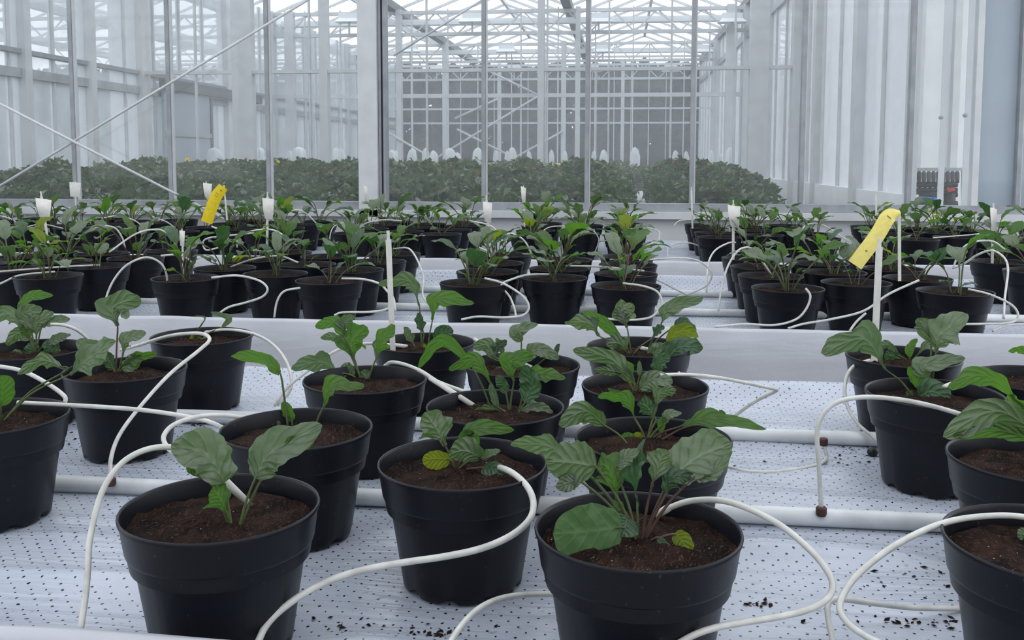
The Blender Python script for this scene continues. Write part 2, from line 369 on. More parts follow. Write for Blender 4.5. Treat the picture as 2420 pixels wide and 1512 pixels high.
def side_wall(name, label, X, ya, yb, step, glass, zlow, trans, cols=(), colm='frame'):
    w = structure(empty(name), label, 'wall'); n = int(round((yb - ya) / step)); st = (yb - ya) / n
    block(w, 'base_wall', (X - .06, ya, 0), (X + .06, yb, zlow), 'white')
    for i in range(n + 1):
        y = ya + i * st
        block(w, 'mullion', (X - .03, y - .014, zlow), (X + .03, y + .014, HG), 'frame')
        if i < n:
            q = MB(); q.box((X - .003, y + .014, zlow), (X + .003, y + st - .014, HG)); q.build('pane', glass, w)
    for z, h, m in trans: block(w, 'transom', (X - .05, ya, ZC + z - h / 2), (X + .05, yb, ZC + z + h / 2), m)
    for y, dy in cols: block(w, 'column', (X - (.09 if y > 8 else .035), y - dy / 2, 0), (X + (.09 if y > 8 else .035), y + dy / 2, HG), colm)
    return w
side_wall('wall_right', 'milky glazed right side wall with white base running away', XR, Y1 + .1, 27.1, .82, 'glass_milky', ZC - .26, [(2.2, .12, 'galv')],
          [(7.64, .12), (9.15, .16), (11.0, .14), (12.4, .2), (14.6, .16), (17.3, .18), (22.2, .2)])
wl = side_wall('wall_left', 'hazy glazed left side wall with a dark door track beam', XL, 4.0, 27.1, .8, 'glass_left', .6, [(zt, .05, 'frame_grey'), (.93, .10, 'galv')],
          [(9.8, .12), (11.1, .12), (12.4, .22), (15.2, .16), (17.3, .18), (19.5, .16), (22.2, .2)])
# sliding door in the left wall
dr = structure(empty('door_1', (XL + .09, 13.0, 0)), 'pale sliding door under a dark track in the left wall', 'door')
def dblock(n, lo, hi, m): block(dr, n, (lo[0], lo[1] - 13.0, lo[2]), (hi[0], hi[1] - 13.0, hi[2]), m)
dblock('door_track', (0, 12.75, ZC + .98), (.08, 16.4, ZC + 1.13), 'beam_dark')
dblock('door_leaf', (0, 12.8, .05), (.04, 14.3, ZC + .96), 'panel')
dblock('door_rail', (.04, 12.8, ZC + .33), (.06, 14.3, ZC + .40), 'galv')
dblock('door_edge', (0, 14.3, .05), (.06, 14.37, ZC + .96), 'beam_dark')
# next room on the right: bright white back wall, posts and door knobs
rb = structure(empty('wall_service', (0, 0, 0)), 'white wall and posts of the service room at the right', 'wall')
block(rb, 'wall_board', (XR + .06, 11.8, 0), (6.5, 11.9, HG), 'white')
for x0, x1, Y in ((2219, 2232, 8.6), (2276, 2300, 8.6)):
    block(rb, 'post', (X_at(x0, Y), Y - .012, 0), (X_at(x1, Y), Y + .012, HG), 'white')
for x, y in ((2222, 278), (2279, 273)):
    q = MB(); p = at(x, y, Y=8.53); q.tube([p, p + np.array((0, -.03, 0))], .017, 10); q.build('knob', 'galv', rb, True)
for x0, x1 in ((2165, 2176), (2246, 2262)): block(rb, 'wall_batten', (X_at(x0, 11.7), 11.7, 0), (X_at(x1, 11.7), 11.8, HG), 'frame')

# ------------------------------------------------------------------ roof
roof = structure(empty('ceiling'), 'glass roof with gutters, lattice trusses and glazing bars', 'roof')
gx = [-.97 + 3.2 * k for k in range(-4, 3)]
ya, yb = -3.0, 27.1
RH = .72
for x in gx:
    bar(roof, 'gutter', (x, ya, HG + .05), (x, yb, HG + .05), .16, .14, 'beam_dark')
for a, b in zip(gx, gx[1:]):
    c = (a + b) / 2
    bar(roof, 'ridge', (c, ya, HG + RH), (c, yb, HG + RH), .06, .08, 'frame')
    for s0, s1 in ((a, c), (b, c)):
        q = MB(); q.add([(s0, ya, HG + .1), (s1, ya, HG + RH), (s1, yb, HG + RH), (s0, yb, HG + .1)], [(0, 1, 2, 3)]); q.build('roof_glass', 'glass_roof', roof)
        q = MB(); n = 26
        for i in range(n + 1):
            y = ya + (yb - ya) * i / n; q.beam((s0, y, HG + .1), (s1, y, HG + RH), .035, .05)
        o = q.build('glazing_bars', 'frame', roof); o['kind'] = 'stuff'
for Y in [-2.3, 2.6, Y1, *YW]:
    q = MB(); z0, z1 = HG - .45, HG - .06; x0, x1 = gx[0], gx[-1]
    q.beam((x0, Y, z1), (x1, Y, z1), .07, .06); q.beam((x0, Y, z0), (x1, Y, z0), .07, .06)
    n = int((x1 - x0) / .4)
    for i in range(n):
        xa = x0 + .4 * i; q.beam((xa, Y, z0 if i % 2 else z1), (xa + .4, Y, z1 if i % 2 else z0), .025, .025)
    q.build('truss', 'frame', roof)
# secondary beams and rolled screens
for Y in np.arange(Y1 + 1.6, 27, 1.633):
    if min(abs(Y - t) for t in YW) < .3: continue
    bar(roof, 'cross_beam', (gx[0], Y, HG - .02), (gx[-1], Y, HG - .02), .05, .05, 'frame')
for Y in (13.2, 18.0, 23.0):
    bar(roof, 'rolled_screen', (XL, Y, HG - .14), (XR, Y, HG - .14), .22, .10, 'white')
# grow lamps
words = ['leftmost', 'second from left', 'third from left', 'fourth from left', 'rightmost']
for ri, (Y, xs, y) in enumerate(((17.05, (542, 825, 1116, 1415, 1730), 40), (21.95, (747, 969, 1197, 1425, 1660), 113), (26.8, (850, 1032, 1215, 1400, 1585), 160))):
    for i, x in enumerate(xs):
        p = at(x, y, Y=Y); t = empty('grow_lamp', p)
        q = MB(); q.box((-.17, -.09, -.03), (.17, .09, .06)); q.build('housing', 'lamp', t)
        q = MB(); q.add([(-.17, -.09, -.03), (.17, -.09, -.03), (.17, .09, -.03), (-.17, .09, -.03), (-.24, -.16, -.10), (.24, -.16, -.10), (.24, .16, -.10), (-.24, .16, -.10)],
                        [(0, 1, 5, 4), (1, 2, 6, 5), (2, 3, 7, 6), (3, 0, 4, 7)]); q.build('reflector', 'lamp', t)
        q = MB(); q.tube([(0, 0, .06), (0, 0, HG - .45 - p[2])], .02, 6); q.build('hanger', 'frame', t)
        tag(t, 'white grow lamp under the roof, %s row, %s' % (('nearest', 'middle', 'farthest')[ri], words[i]), 'lamp', 'grow lamps under the roof')

# hedge outside the end wall
q = MB(); n = 26000
P = np.column_stack([RNG.uniform(-40, 12, n), RNG.uniform(29.2, 31.5, n), RNG.uniform(.1, 4.35, n)])
for p in P:
    a = RNG.normal(size=3); a /= np.linalg.norm(a); b = np.cross(a, RNG.normal(size=3)); b /= np.linalg.norm(b)
    a *= .30; b *= .2; q.add([p - a, p - b, p + a, p + b], [(0, 1, 2, 3)])
tag(q.build('hedge', 'hedge'), 'tall dark hedge outside the end of the greenhouse', 'hedge', None, 'stuff')

# ------------------------------------------------------------------ benches
def fnoise(x, y, seeds, fx, fy):
    r = np.zeros_like(x); rg = np.random.default_rng(seeds)
    for k in range(7):
        a, b, c = rg.uniform(.4, 1.6) * fx, rg.uniform(.4, 1.6) * fy, rg.uniform(0, 6.3)
        r = r + np.sin(x * a + y * b * (1 if k % 2 else -1) + c + .8 * np.sin(y * b * .7 + x * a * .3 + k)) / 7
    return r
NEARPX = [(522, 1198), (1507, 1250), (2500, 1285), (701, 1013), (1093, 1093), (1543, 1037), (2450, 1085), (-20, 985), (297, 873), (863, 897), (1170, 962), (1524, 912), (2207, 930), (70, 826), (477, 795), (1002, 810), (1235, 862), (1510, 820), (2134, 843), (2455, 896)]
FULLC = [-5.16, -4.58, -4.0, -3.42, -2.86, -2.29, -1.70, -1.12, -.555, .035, .615, 1.20, 1.78, 2.36, 2.94]
STAGC = [-4.87, -3.71, -2.57, -1.40, -.255, .91, 2.07, 3.23]
ROWS = {'middle': ((3.57, 3.94, 4.28, 4.65), (3.77, 4.11, 4.47)), 'farthest': ((5.92, 6.31, 6.70, 7.07), (6.12, 6.50, 6.88))}
POTXY = [tuple(at(x, y, z=ZB + .19)[:2]) for x, y in NEARPX] + [(x, y) for f_, s_ in ROWS.values() for ys, cs in ((f_, FULLC), (s_, STAGC)) for y in ys for x in cs]
def bench(label, yf, yk, hf, hb, x0, x1, res, drop, seed):
    b = empty('greenhouse_bench', ((x0 + x1) / 2, (yf + yk) / 2, 0)); ox, oy = b.location.x, b.location.y
    tag(b, label, 'bench', 'greenhouse benches')
    xs = np.linspace(x0, x1, int((x1 - x0) / res) + 1)
    # profile: hanging front flap, rolled front lip, flat, rising back lip, hanging back flap
    pr = [(yf - .012, ZB - drop, 0), (yf - .015, ZB - .05, 0), (yf - .014, ZB + hf - .012, 0), (yf - .004, ZB + hf - .001, 0), (yf + .006, ZB + hf - .002, 0), (yf + .018, ZB + hf - .02, .3), (yf + .03, ZB + .02, .6), (yf + .05, ZB + .004, .9)]
    for y in np.arange(yf + .07, yk - .13, res): pr.append((y, ZB, 1))
    pr += [(yk - .12, ZB + .002, 1), (yk - .09, ZB + .006, .9), (yk - .05, ZB + hb * .45, .8), (yk - .025, ZB + hb * .8, .7), (yk - .008, ZB + hb, .6), (yk, ZB + hb + .001, .5), (yk + .006, ZB + hb - .01, 0), (yk + .008, ZB - .15, 0)]
    pr = np.array(pr); Xg, Yg = np.meshgrid(xs, pr[:, 0]); Zg = np.repeat(pr[:, 1][:, None], len(xs), 1); Wg = np.repeat(pr[:, 2][:, None], len(xs), 1)
    wr = np.maximum(0, fnoise(Xg, Yg, seed, 1.6, 30)) ** 1.5 * .022 + np.maximum(0, fnoise(Xg, Yg, seed + 9, 5, 52)) ** 1.6 * .018 + np.abs(fnoise(Xg, Yg, seed + 3, 4, 9)) * .004
    flat = np.ones_like(wr)
    for (a_, b_) in POTXY:
        if yf < b_ < yk: flat = np.minimum(flat, np.clip((np.hypot(Xg - a_, Yg - b_) - .10) / .08, 0, 1))
    Zg = Zg + wr * np.minimum(1, Wg) * flat
    edge = (Wg < .75) & (Zg > ZB + .015)
    Zg = Zg + edge * fnoise(Xg, Yg * 0, seed + 5, 14, 1) * .004
    Yg = Yg + edge * fnoise(Xg, Yg * 0, seed + 6, 11, 1) * .006
    arc = np.concatenate([[0], np.cumsum(np.hypot(np.diff(pr[:, 0]), np.diff(pr[:, 1])))])
    UV = np.stack([Xg + 10, np.repeat(arc[:, None], len(xs), 1) + 1], -1).reshape(-1, 2)
    P = np.stack([Xg - ox, Yg - oy, Zg], -1)
    q = MB(); q.grid(P, 0, [tuple(u) for u in UV]); nf = len(xs) - 1
    for i in range(5 * nf): q.mi[i] = 1
    q.build('cover_sheet', ['sheet', 'sheet_plain'], b, True)
    q = MB(); q.box((x0 - ox, yf - oy, ZB - .12), (x1 - ox, yk - oy, ZB - .03)); q.build('tray', 'galv', b)
    for x in np.linspace(x0 + .4, x1 - .4, 4):
        for y in (yf + .2, yk - .2):
            q = MB(); q.box((x - .025 - ox, y - .025 - oy, 0), (x + .025 - ox, y + .025 - oy, ZB - .12)); q.build('leg', 'galv', b)
    return b
bench('nearest bench covered in perforated white film', 1.045, 2.68, .088, .043, -2.6, 2.3, .022, .3, 3)
bench('middle bench under white film, its front flap facing the aisle', 3.385, 4.92, .070, .070, -4.2, 3.4, .035, .42, 21)
bench('farthest bench under white film next to the glass wall', 5.75, 7.26, .056, .055, -5.6, 4.4, .05, .42, 33)

# supply pipes lying on the benches
def pipe(label, pts, r, y_fix=None):
    q = MB(); q.tube(pts, r, 14); tag(q.build('supply_pipe', 'pipe', None, True), label, 'pipe', 'irrigation supply pipes on the benches')
def line_y(x, y, z): return float(at(x, y, z=z)[1])
yA = line_y(1800, 1213, ZB + .02); yB = line_y(1850, 1028, ZB + .02)
pipe('white supply pipe across the nearest bench, the one closer to the camera', [(-1.9, yA + .01, ZB + .018), (0, yA, ZB + .018), (1.7, yA - .01, ZB + .018)], .0165)
pipe('white supply pipe across the nearest bench, the one closer to the aisle', [(-2.4, yB, ZB + .018), (0, yB, ZB + .018), (2.1, yB, ZB + .018)], .0165)
yC = line_y(1700, 738, ZB + .02); yD = line_y(1650, 693, ZB + .02)
pipe('white supply pipe along the front of the middle bench', [(-3.6, yC, ZB + .018), (3, yC, ZB + .018)], .0165)
pipe('white supply pipe along the back of the middle bench', [(-3.9, yD, ZB + .018), (3.1, yD, ZB + .018)], .0165)

# ------------------------------------------------------------------ pots
RS = .1245; ZS = .163; HP = .19
def pot_mesh(n=56):
    q = MB()
    prof = [(0, .006), (.086, .006), (.0905, 0), (.0930, .002), (.0945, .012), (.1130, .132), (.1150, .136), (.1225, .1395), (.1240, .143), (.1290, .178), (.1315, .183), (.1322, .187), (.1312, .190), (.1292, .1895), (.1275, .186), (.1250, .16), (.1180, .12)]
    q.lathe(prof, n)
    v = q.v
    for j in range(n):                       # drainage notches around the foot
        if (j * 8 // n + j) % 7 in (0, 1):
            for i in (2, 3): x, y, z = v[i * n + j]; v[i * n + j] = (x * .97, y * .97, z + .006)
    return q.mesh('pot', 'pot', True)
POT = pot_mesh()
def soil_mesh(seed):
    rg = np.random.default_rng(seed); q = MB(); nr, na = 12, 36
    vs = [(0, 0, ZS)]; rr = np.linspace(0, RS + .001, nr + 1)[1:]
    for r in rr:
        for a in range(na):
            t = 2 * math.pi * a / na; x, y = r * math.cos(t), r * math.sin(t)
            z = ZS + .004 * math.sin(x * 50 + seed) * math.cos(y * 43 + seed * 2) + rg.normal() * .0022 + .004 * (1 - (r / RS) ** 2)
            vs.append((x, y, z))
    fs = [(0, 1 + a, 1 + (a + 1) % na) for a in range(na)]
    for i in range(nr - 1):
        for a in range(na):
            b = (a + 1) % na; fs.append((1 + i * na + a, 1 + (i + 1) * na + a, 1 + (i + 1) * na + b, 1 + i * na + b))
    q.add(vs, fs); return q.mesh('soil', 'soil', True)
SOIL = [soil_mesh(k) for k in range(4)]

# ------------------------------------------------------------------ leaves
def prof(kind, v, side, rg):
    if kind == 'o': w = np.power(v, .55) * np.power(np.clip(1 - v, 0, 1), .6) * 2.05
    elif kind == 'r': w = np.sqrt(np.clip(1 - (2 * v - 1) ** 2, 0, 1)) ** .85
    else:
        s = np.clip((v - .08) / .42, 0, 1); s = s * s * (3 - 2 * s)
        w = (.10 + .98 * s) * np.power(np.clip(1 - v, 0, 1), .45) * 1.12
        f = (v * rg.uniform(2.3, 3.1) + rg.uniform(0, 1)) % 1                      # forward-pointing lobes
        w *= .80 + .46 * np.where(f < .68, f / .68, (1 - f) / .32)
    w = w * (1 + .07 * (2 * np.abs((v * 8 + side * .3) % 1 - .5) - .5)) if kind != 'r' else w * (1 + .03 * np.sin(v * 19))
    return np.maximum(w, .0)
def wob(v, rg, f):
    return sum(np.sin(v * f * k + rg.uniform(0, 6.3)) / k for k in (1, 1.9, 3.1)) / 1.6
def blade_grid(mid, side, nrm, hw, kind, rg, fold=.25, ruff=.12, nu=6):
    """mid: N x 3 midrib; side, nrm: N x 3; hw: half width in metres"""
    N = len(mid); v = np.linspace(0, 1, N); rag = .04 if kind == 'r' else .11
    L = prof(kind, v, 0, rg) * rg.uniform(.86, 1.1) * (1 + rag * wob(v, rg, 11)); R = prof(kind, v, 1, rg) * rg.uniform(.86, 1.1) * (1 + rag * wob(v, rg, 11))
    us = np.linspace(-1, 1, 2 * nu + 1); P = np.zeros((N, len(us), 3)); env = np.sin(math.pi * np.clip(v, 0, 1)) ** .5
    wl, wr_ = wob(v, rg, 9), wob(v, rg, 9); f1, f2 = fold * rg.uniform(.6, 1.3), fold * rg.uniform(.6, 1.3)
    crn = [wob(v, rg, 14) for _ in us]
    for j, u in enumerate(us):
        w = (L if u < 0 else R) * hw; a = abs(u); fa = f1 if u < 0 else f2
        ang = fa * (1 - .55 * a)                                        # halves rise from the rib, margins curl back
        h = w * a * math.sin(ang) + hw * ruff * a ** 1.6 * (wl if u < 0 else wr_) * env * 1.25 + hw * .05 * crn[j] * env * min(1, a * 3)
        h = h - hw * (.015 if kind == 'r' else .07) * np.abs(np.cos(math.pi * (v * 6 - a * 1.7))) ** 3 * env * min(1, a * 3)      # side veins sunk in
        P[:, j] = mid + side * (u * w)[:, None] * math.cos(ang) + nrm * h[:, None]
    UV = [(.5 + .5 * u, vv) for vv in v for u in us]
    return P, UV

def leaf_px(pot, crown, pts, w, kind='l', m='leaf', dy=0.0, roll=None, st='stalk', fold=None, ruff=None, sr=.0023, twist=None):
    """a leaf traced on the photograph: pts = blade base, blade middle, tip in pixels; dy = how much further away its tip is than the crown (m)"""
    seed = int(pts[-1][0] * 7 + pts[-1][1] * 13); rg = np.random.default_rng(seed)
    base = np.array(pot.location); c3 = at(*crown, z=base[2] + ZS - .004)
    dv = c3 - base; rr = math.hypot(dv[0], dv[1])
    if rr > RS - .01: c3 = base + dv * np.array([(RS - .01) / rr] * 2 + [1])
    c3[2] = base[2] + ZS - .006
    n = len(pts); Y0 = c3[1]
    q3 = [at(p[0], p[1], Y=Y0 + dy * (.35 + .65 * (i + 0.0) / (n - 1))) for i, p in enumerate(pts)]
    if dy == 0: q3 = [at(p[0], p[1], Y=Y0) for p in pts]
    mid = crom(q3, 10 if n == 3 else 20)
    ii = np.linspace(0, len(mid) - 1, 31); mid = np.stack([np.interp(ii, np.arange(len(mid)), mid[:, k]) for k in range(3)], 1)
    T = np.gradient(mid, axis=0); T /= np.linalg.norm(T, axis=1)[:, None]
    V = mid - CAM; V /= np.linalg.norm(V, axis=1)[:, None]
    sd = np.cross(T, V); sd /= np.linalg.norm(sd, axis=1)[:, None] + 1e-9
    nr = np.cross(sd, T)
    roll = rg.uniform(-40, 40) if roll is None else roll
    a = math.radians(roll); aa = (a + math.radians(rg.uniform(-38, 38) if twist is None else twist) * np.linspace(-.35, 1, len(mid)) ** 2)[:, None]
    s2 = sd * np.cos(aa) + nr * np.sin(aa); n2 = np.cross(s2, T)
    flip = np.sign(n2[:, 2].mean()) or 1
    dist = np.linalg.norm(mid[15] - CAM); hw = w * dist / F / 2 / max(.55, math.cos(a))
    P, UV = blade_grid(mid, s2, n2 * flip, hw, kind, rg, rg.uniform(.25, .75) if fold is None else fold, rg.uniform(.12, .3) if ruff is None else ruff)
    q = MB(); q.grid(P - base, 0, UV); o = q.build('leaf', m, pot, True)
    # stalk from the crown, running on as the midrib
    j = mid[0]; lift = np.array((0, 0, .25 * np.linalg.norm(j - c3)))
    path = crom([c3, c3 * .55 + j * .45 + lift * .35 * (1 if j[2] > c3[2] + .02 else .3), j, mid[5] - n2[5] * flip * .0012], 6)
    rads = np.interp(np.linspace(0, 1, len(path)), [0, .6, 1], [sr, sr * .8, sr * .25])
    q = MB(); q.tube(path - base, rads, 6); q.build('leaf_stalk', st, o, True)
    return o

def new_pot(loc, label, group, soil=0, rz=0.0):
    t = empty('potted_plant', (loc[0], loc[1], loc[2])); tag(t, label, 'potted plant', group)
    p = link('pot', POT, t); p.rotation_euler.z = rz
    s = link('soil', SOIL[soil % 4], t); s.rotation_euler.z = rz * 2.3
    return t
def pot_at(x, y): p = at(x, y, z=ZB + HP); return (p[0], p[1], ZB + .003)

# ------------------------------------------------------------------ near plants, traced
G1 = 'potted plants on the nearest bench'
NEAR = []
def plant(x, y, crown, label, leaves, soil=0):
    t = new_pot(pot_at(x, y), label, G1, soil, random.uniform(0, 6)); NEAR.append(t)
    for L in leaves:
        pts, w = L[0], L[1]; kw = L[2] if len(L) > 2 else {}
        leaf_px(t, kw.pop('c', crown), pts, w, **kw)
    return t
B, D, Yl, R = 'leaf_bright', 'leaf_dark', 'leaf_yellow', 'stalk_red'
plant(522, 1198, (548, 1252), 'sparse plant with three leaves, front left pot at the bottom of the photo', [
    ([(603, 1130), (640, 1070), (762, 1004)], 84, dict(kind='o', c=(563, 1252), roll=30, fold=.5, dy=.02)),
    ([(672, 1052), (705, 1046), (742, 1036)], 42, dict(kind='r', m=B, c=(563, 1250), roll=-20, dy=.03)),
    ([(528, 1142), (492, 1078), (404, 1050)], 100, dict(kind='o', roll=-28, fold=.75, dy=-.02)),
    ([(470, 1092), (455, 1110), (510, 1128)], 26, dict(kind='o', m=B, roll=10)),
    ([(535, 1212), (518, 1175), (500, 1155)], 72, dict(kind='l', m=B, roll=-15, dy=-.03)),
    ([(575, 1250), (588, 1246), (600, 1248)], 12, dict(kind='o', roll=30))], 0)
plant(701, 1013, (676, 1001), 'plant with a long thin arching leaf, pot right behind the front left one', [
    ([(663, 884), (618, 846), (545, 842)], 32, dict(kind='o', m=B, roll=35)),
    ([(690, 996), (682, 972), (667, 950)], 32, dict(kind='o', m=B, c=(690, 1003), roll=20)),
    ([(763, 964), (785, 912), (862, 913)], 46, dict(kind='l', m=B, c=(750, 1002), roll=30, fold=.5)),
    ([(650, 1010), (655, 1003), (662, 996)], 18, dict(kind='r', roll=10)),
    ([(735, 1030), (742, 1034), (752, 1036)], 14, dict(kind='o', m=Yl, c=(730, 1030)))], 1)
plant(863, 897, (852, 893), 'plant with a tall forked bright leaf, third pot back in the left column', [
    ([(836, 850), (832, 806), (868, 772)], 74, dict(kind='l', m=B, roll=8, fold=.3)),
    ([(815, 798), (792, 762), (744, 772)], 30, dict(kind='o', m=B, roll=25)),
    ([(812, 792), (815, 765), (838, 746)], 42, dict(kind='l', roll=-20)),
    ([(808, 804), (785, 796), (757, 798)], 20, dict(kind='o', roll=35)),
    ([(798, 879), (755, 856), (688, 872)], 46, dict(kind='l', roll=30, fold=.2, dy=-.03)),
    ([(833, 892), (820, 874), (808, 862)], 36, dict(kind='r', roll=15)),
    ([(890, 845), (905, 802), (934, 768)], 48, dict(kind='l', m=B, c=(871, 896), roll=25, fold=.6)),
    ([(866, 896), (860, 886), (852, 878)], 28, dict(kind='r', roll=10))], 2)
plant(1093, 1093, (1077, 1112), 'bushy plant with a yellowed leaf, pot between the two front pots', [
    ([(1052, 1054), (1030, 1012), (1003, 974)], 80, dict(kind='l', st=R, roll=18, fold=.35)),
    ([(1130, 1052), (1118, 1012), (1216, 1016)], 44, dict(kind='o', m=B, st=R, c=(1088, 1112), roll=30, fold=.6)),
    ([(1112, 1058), (1100, 1030), (1092, 1018)], 48, dict(kind='l', m=B, st=R, roll=0)),
    ([(1138, 1084), (1100, 1066), (1060, 1074)], 56, dict(kind='r', m='leaf', st=R, roll=22, fold=.1, dy=-.04)),
    ([(1134, 1082), (1158, 1072), (1183, 1066)], 22, dict(kind='o', roll=30, dy=-.04)),
    ([(1064, 1086), (1030, 1084), (998, 1086)], 44, dict(kind='r', m=Yl, roll=5, fold=.15, dy=-.02)),
    ([(1140, 1105), (1172, 1112), (1208, 1140)], 40, dict(kind='r', m=D, st=R, roll=25, dy=-.05)),
    ([(1080, 1118), (1092, 1126), (1111, 1141)], 20, dict(kind='o', roll=10, dy=-.03))], 3)
plant(1507, 1250, (1508, 1280), 'largest bushy plant with a big round leaf, front pot right of centre', [
    ([(1471, 1246), (1392, 1256), (1307, 1262)], 128, dict(kind='r', m='leaf_smooth', roll=12, fold=.1, ruff=.06, dy=-.07, twist=0)),
    ([(1485, 1222), (1478, 1242), (1470, 1268)], 72, dict(kind='r', m=D, st=R, roll=20, fold=.25, dy=-.03)),
    ([(1410, 1104), (1356, 1094), (1290, 1090)], 112, dict(kind='o', m='leaf', roll=18, fold=.3, ruff=.2, dy=-.02, twist=10)),
    ([(1366, 1132), (1345, 1140), (1314, 1152)], 44, dict(kind='o', m='leaf', roll=15, dy=-.02)),
    ([(1459, 1178), (1438, 1108), (1412, 1096)], 92, dict(kind='l', m=B, roll=5, fold=.3)),
    ([(1455, 1110), (1480, 1082), (1512, 1062)], 34, dict(kind='o', m='leaf', roll=30)),
    ([(1506, 1200), (1502, 1110), (1526, 1036)], 46, dict(kind='l', m='leaf_dark', roll=40, fold=.7, ruff=.45)),
    ([(1585, 1132), (1650, 1080), (1730, 1048)], 112, dict(kind='o', m='leaf', st=R, c=(1520, 1280), roll=20, fold=.18, ruff=.12, dy=.02)),
    ([(1640, 1128), (1680, 1118), (1732, 1066)], 46, dict(kind='o', m='leaf', st=R, c=(1520, 1280), roll=25)),
    ([(1345, 1078), (1285, 1052), (1206, 1052)], 54, dict(kind='l', m='leaf', roll=30, fold=.2, dy=.04)),
    ([(1568, 1178), (1590, 1128), (1640, 1128)], 58, dict(kind='l', m=D, st=R, c=(1522, 1280), roll=15)),
    ([(1540, 1150), (1560, 1090), (1575, 1062)], 62, dict(kind='l', m='leaf', st=R, c=(1515, 1282), roll=-25)),
    ([(1470, 1210), (1460, 1196), (1445, 1180)], 26, dict(kind='o', roll=20)),
    ([(1592, 1262), (1612, 1280), (1618, 1314)], 42, dict(kind='r', m=Yl, st=R, c=(1530, 1288), roll=10, dy=-.03)),
    ([(1553, 1270), (1568, 1282), (1592, 1306)], 18, dict(kind='o', m=D, st=R, c=(1520, 1286), roll=10, dy=-.03)),
    ([(1500, 1275), (1496, 1268), (1490, 1262)], 14, dict(kind='o', roll=10))], 1)
plant(1543, 1037, (1528, 1045), 'plant with wide-reaching leaves, second pot back in the right centre column', [
    ([(1430, 1006), (1382, 972), (1320, 1004)], 54, dict(kind='o', c=(1490, 1056), roll=28, fold=.2, dy=-.04)),
    ([(1594, 1012), (1680, 988), (1812, 1014)], 40, dict(kind='l', m=B, st=R, roll=30, fold=.3)),
    ([(1680, 1000), (1700, 985), (1706, 968)], 34, dict(kind='o', m=B, st=R, c=(1560, 1040), roll=10)),
    ([(1501, 990), (1476, 940), (1412, 938)], 42, dict(kind='l', m=B, roll=15, fold=.4)),
    ([(1550, 992), (1528, 962), (1506, 952)], 50, dict(kind='l', m=D, roll=15)),
    ([(1552, 964), (1560, 930), (1598, 920)], 40, dict(kind='l', roll=-20)),
    ([(1500, 1042), (1488, 1036), (1468, 1030)], 26, dict(kind='r', m=B, roll=10)),
    ([(1505, 1040), (1510, 1030), (1515, 1022)], 22, dict(kind='r', m=Yl, roll=10)),
    ([(1570, 1000), (1580, 980), (1612, 976)], 24, dict(kind='o', roll=30)),
    ([(1560, 1030), (1565, 1000), (1572, 985)], 26, dict(kind='l', m=B, roll=30))], 2)
plant(1524, 912, (1503, 932), 'plant with one long leaf reaching left, third pot back right of centre', [
    ([(1500, 905), (1442, 848), (1353, 826)], 46, dict(kind='o', m='leaf', roll=28, fold=.35)),
    ([(1470, 882), (1440, 876), (1404, 874)], 28, dict(kind='o', roll=30)),
    ([(1512, 916), (1545, 896), (1590, 905)], 44, dict(kind='r', roll=20, dy=-.04)),
    ([(1554, 890), (1558, 858), (1582, 836)], 44, dict(kind='l', m=D, roll=10)),
    ([(1511, 888), (1511, 872), (1511, 852)], 14, dict(kind='o', m='leaf', roll=10)),
    ([(1492, 884), (1484, 868), (1480, 852)], 28, dict(kind='o', m=B, roll=10)),
    ([(1470, 930), (1450, 925), (1435, 918)], 12, dict(kind='o', m='leaf', roll=30)),
    ([(1520, 925), (1540, 912), (1545, 905)], 20, dict(kind='o', roll=30))], 3)
plant(1510, 820, (1492, 842), 'tall leafy plant with a yellow-green leaf, back of the right centre column', [
    ([(1470, 806), (1425, 762), (1377, 736)], 32, dict(kind='o', m=B, roll=20)),
    ([(1416, 794), (1392, 764), (1333, 762)], 44, dict(kind='l', roll=25)),
    ([(1482, 774), (1468, 738), (1500, 722)], 56, dict(kind='l', roll=10)),
    ([(1480, 765), (1470, 745), (1455, 728)], 40, dict(kind='o', m='leaf', roll=15)),
    ([(1562, 768), (1582, 728), (1662, 703)], 44, dict(kind='l', m='leaf', c=(1525, 842), roll=20, fold=.5)),
    ([(1576, 808), (1612, 782), (1651, 796)], 40, dict(kind='o', m=Yl, c=(1520, 845), roll=10)),
    ([(1572, 858), (1606, 822), (1662, 822)], 58, dict(kind='o', m=D, c=(1520, 848), roll=15, dy=-.03)),
    ([(1485, 832), (1462, 812), (1432, 812)], 48, dict(kind='l', roll=25, dy=-.03)),
    ([(1592, 772), (1618, 760), (1646, 782)], 26, dict(kind='o', m=D, c=(1522, 842), roll=25)),
    ([(1532, 842), (1555, 828), (1578, 816)], 34, dict(kind='o', roll=25, dy=-.03)),
    ([(1540, 800), (1555, 780), (1570, 770)], 24, dict(kind='l', m=D, roll=15))], 0)
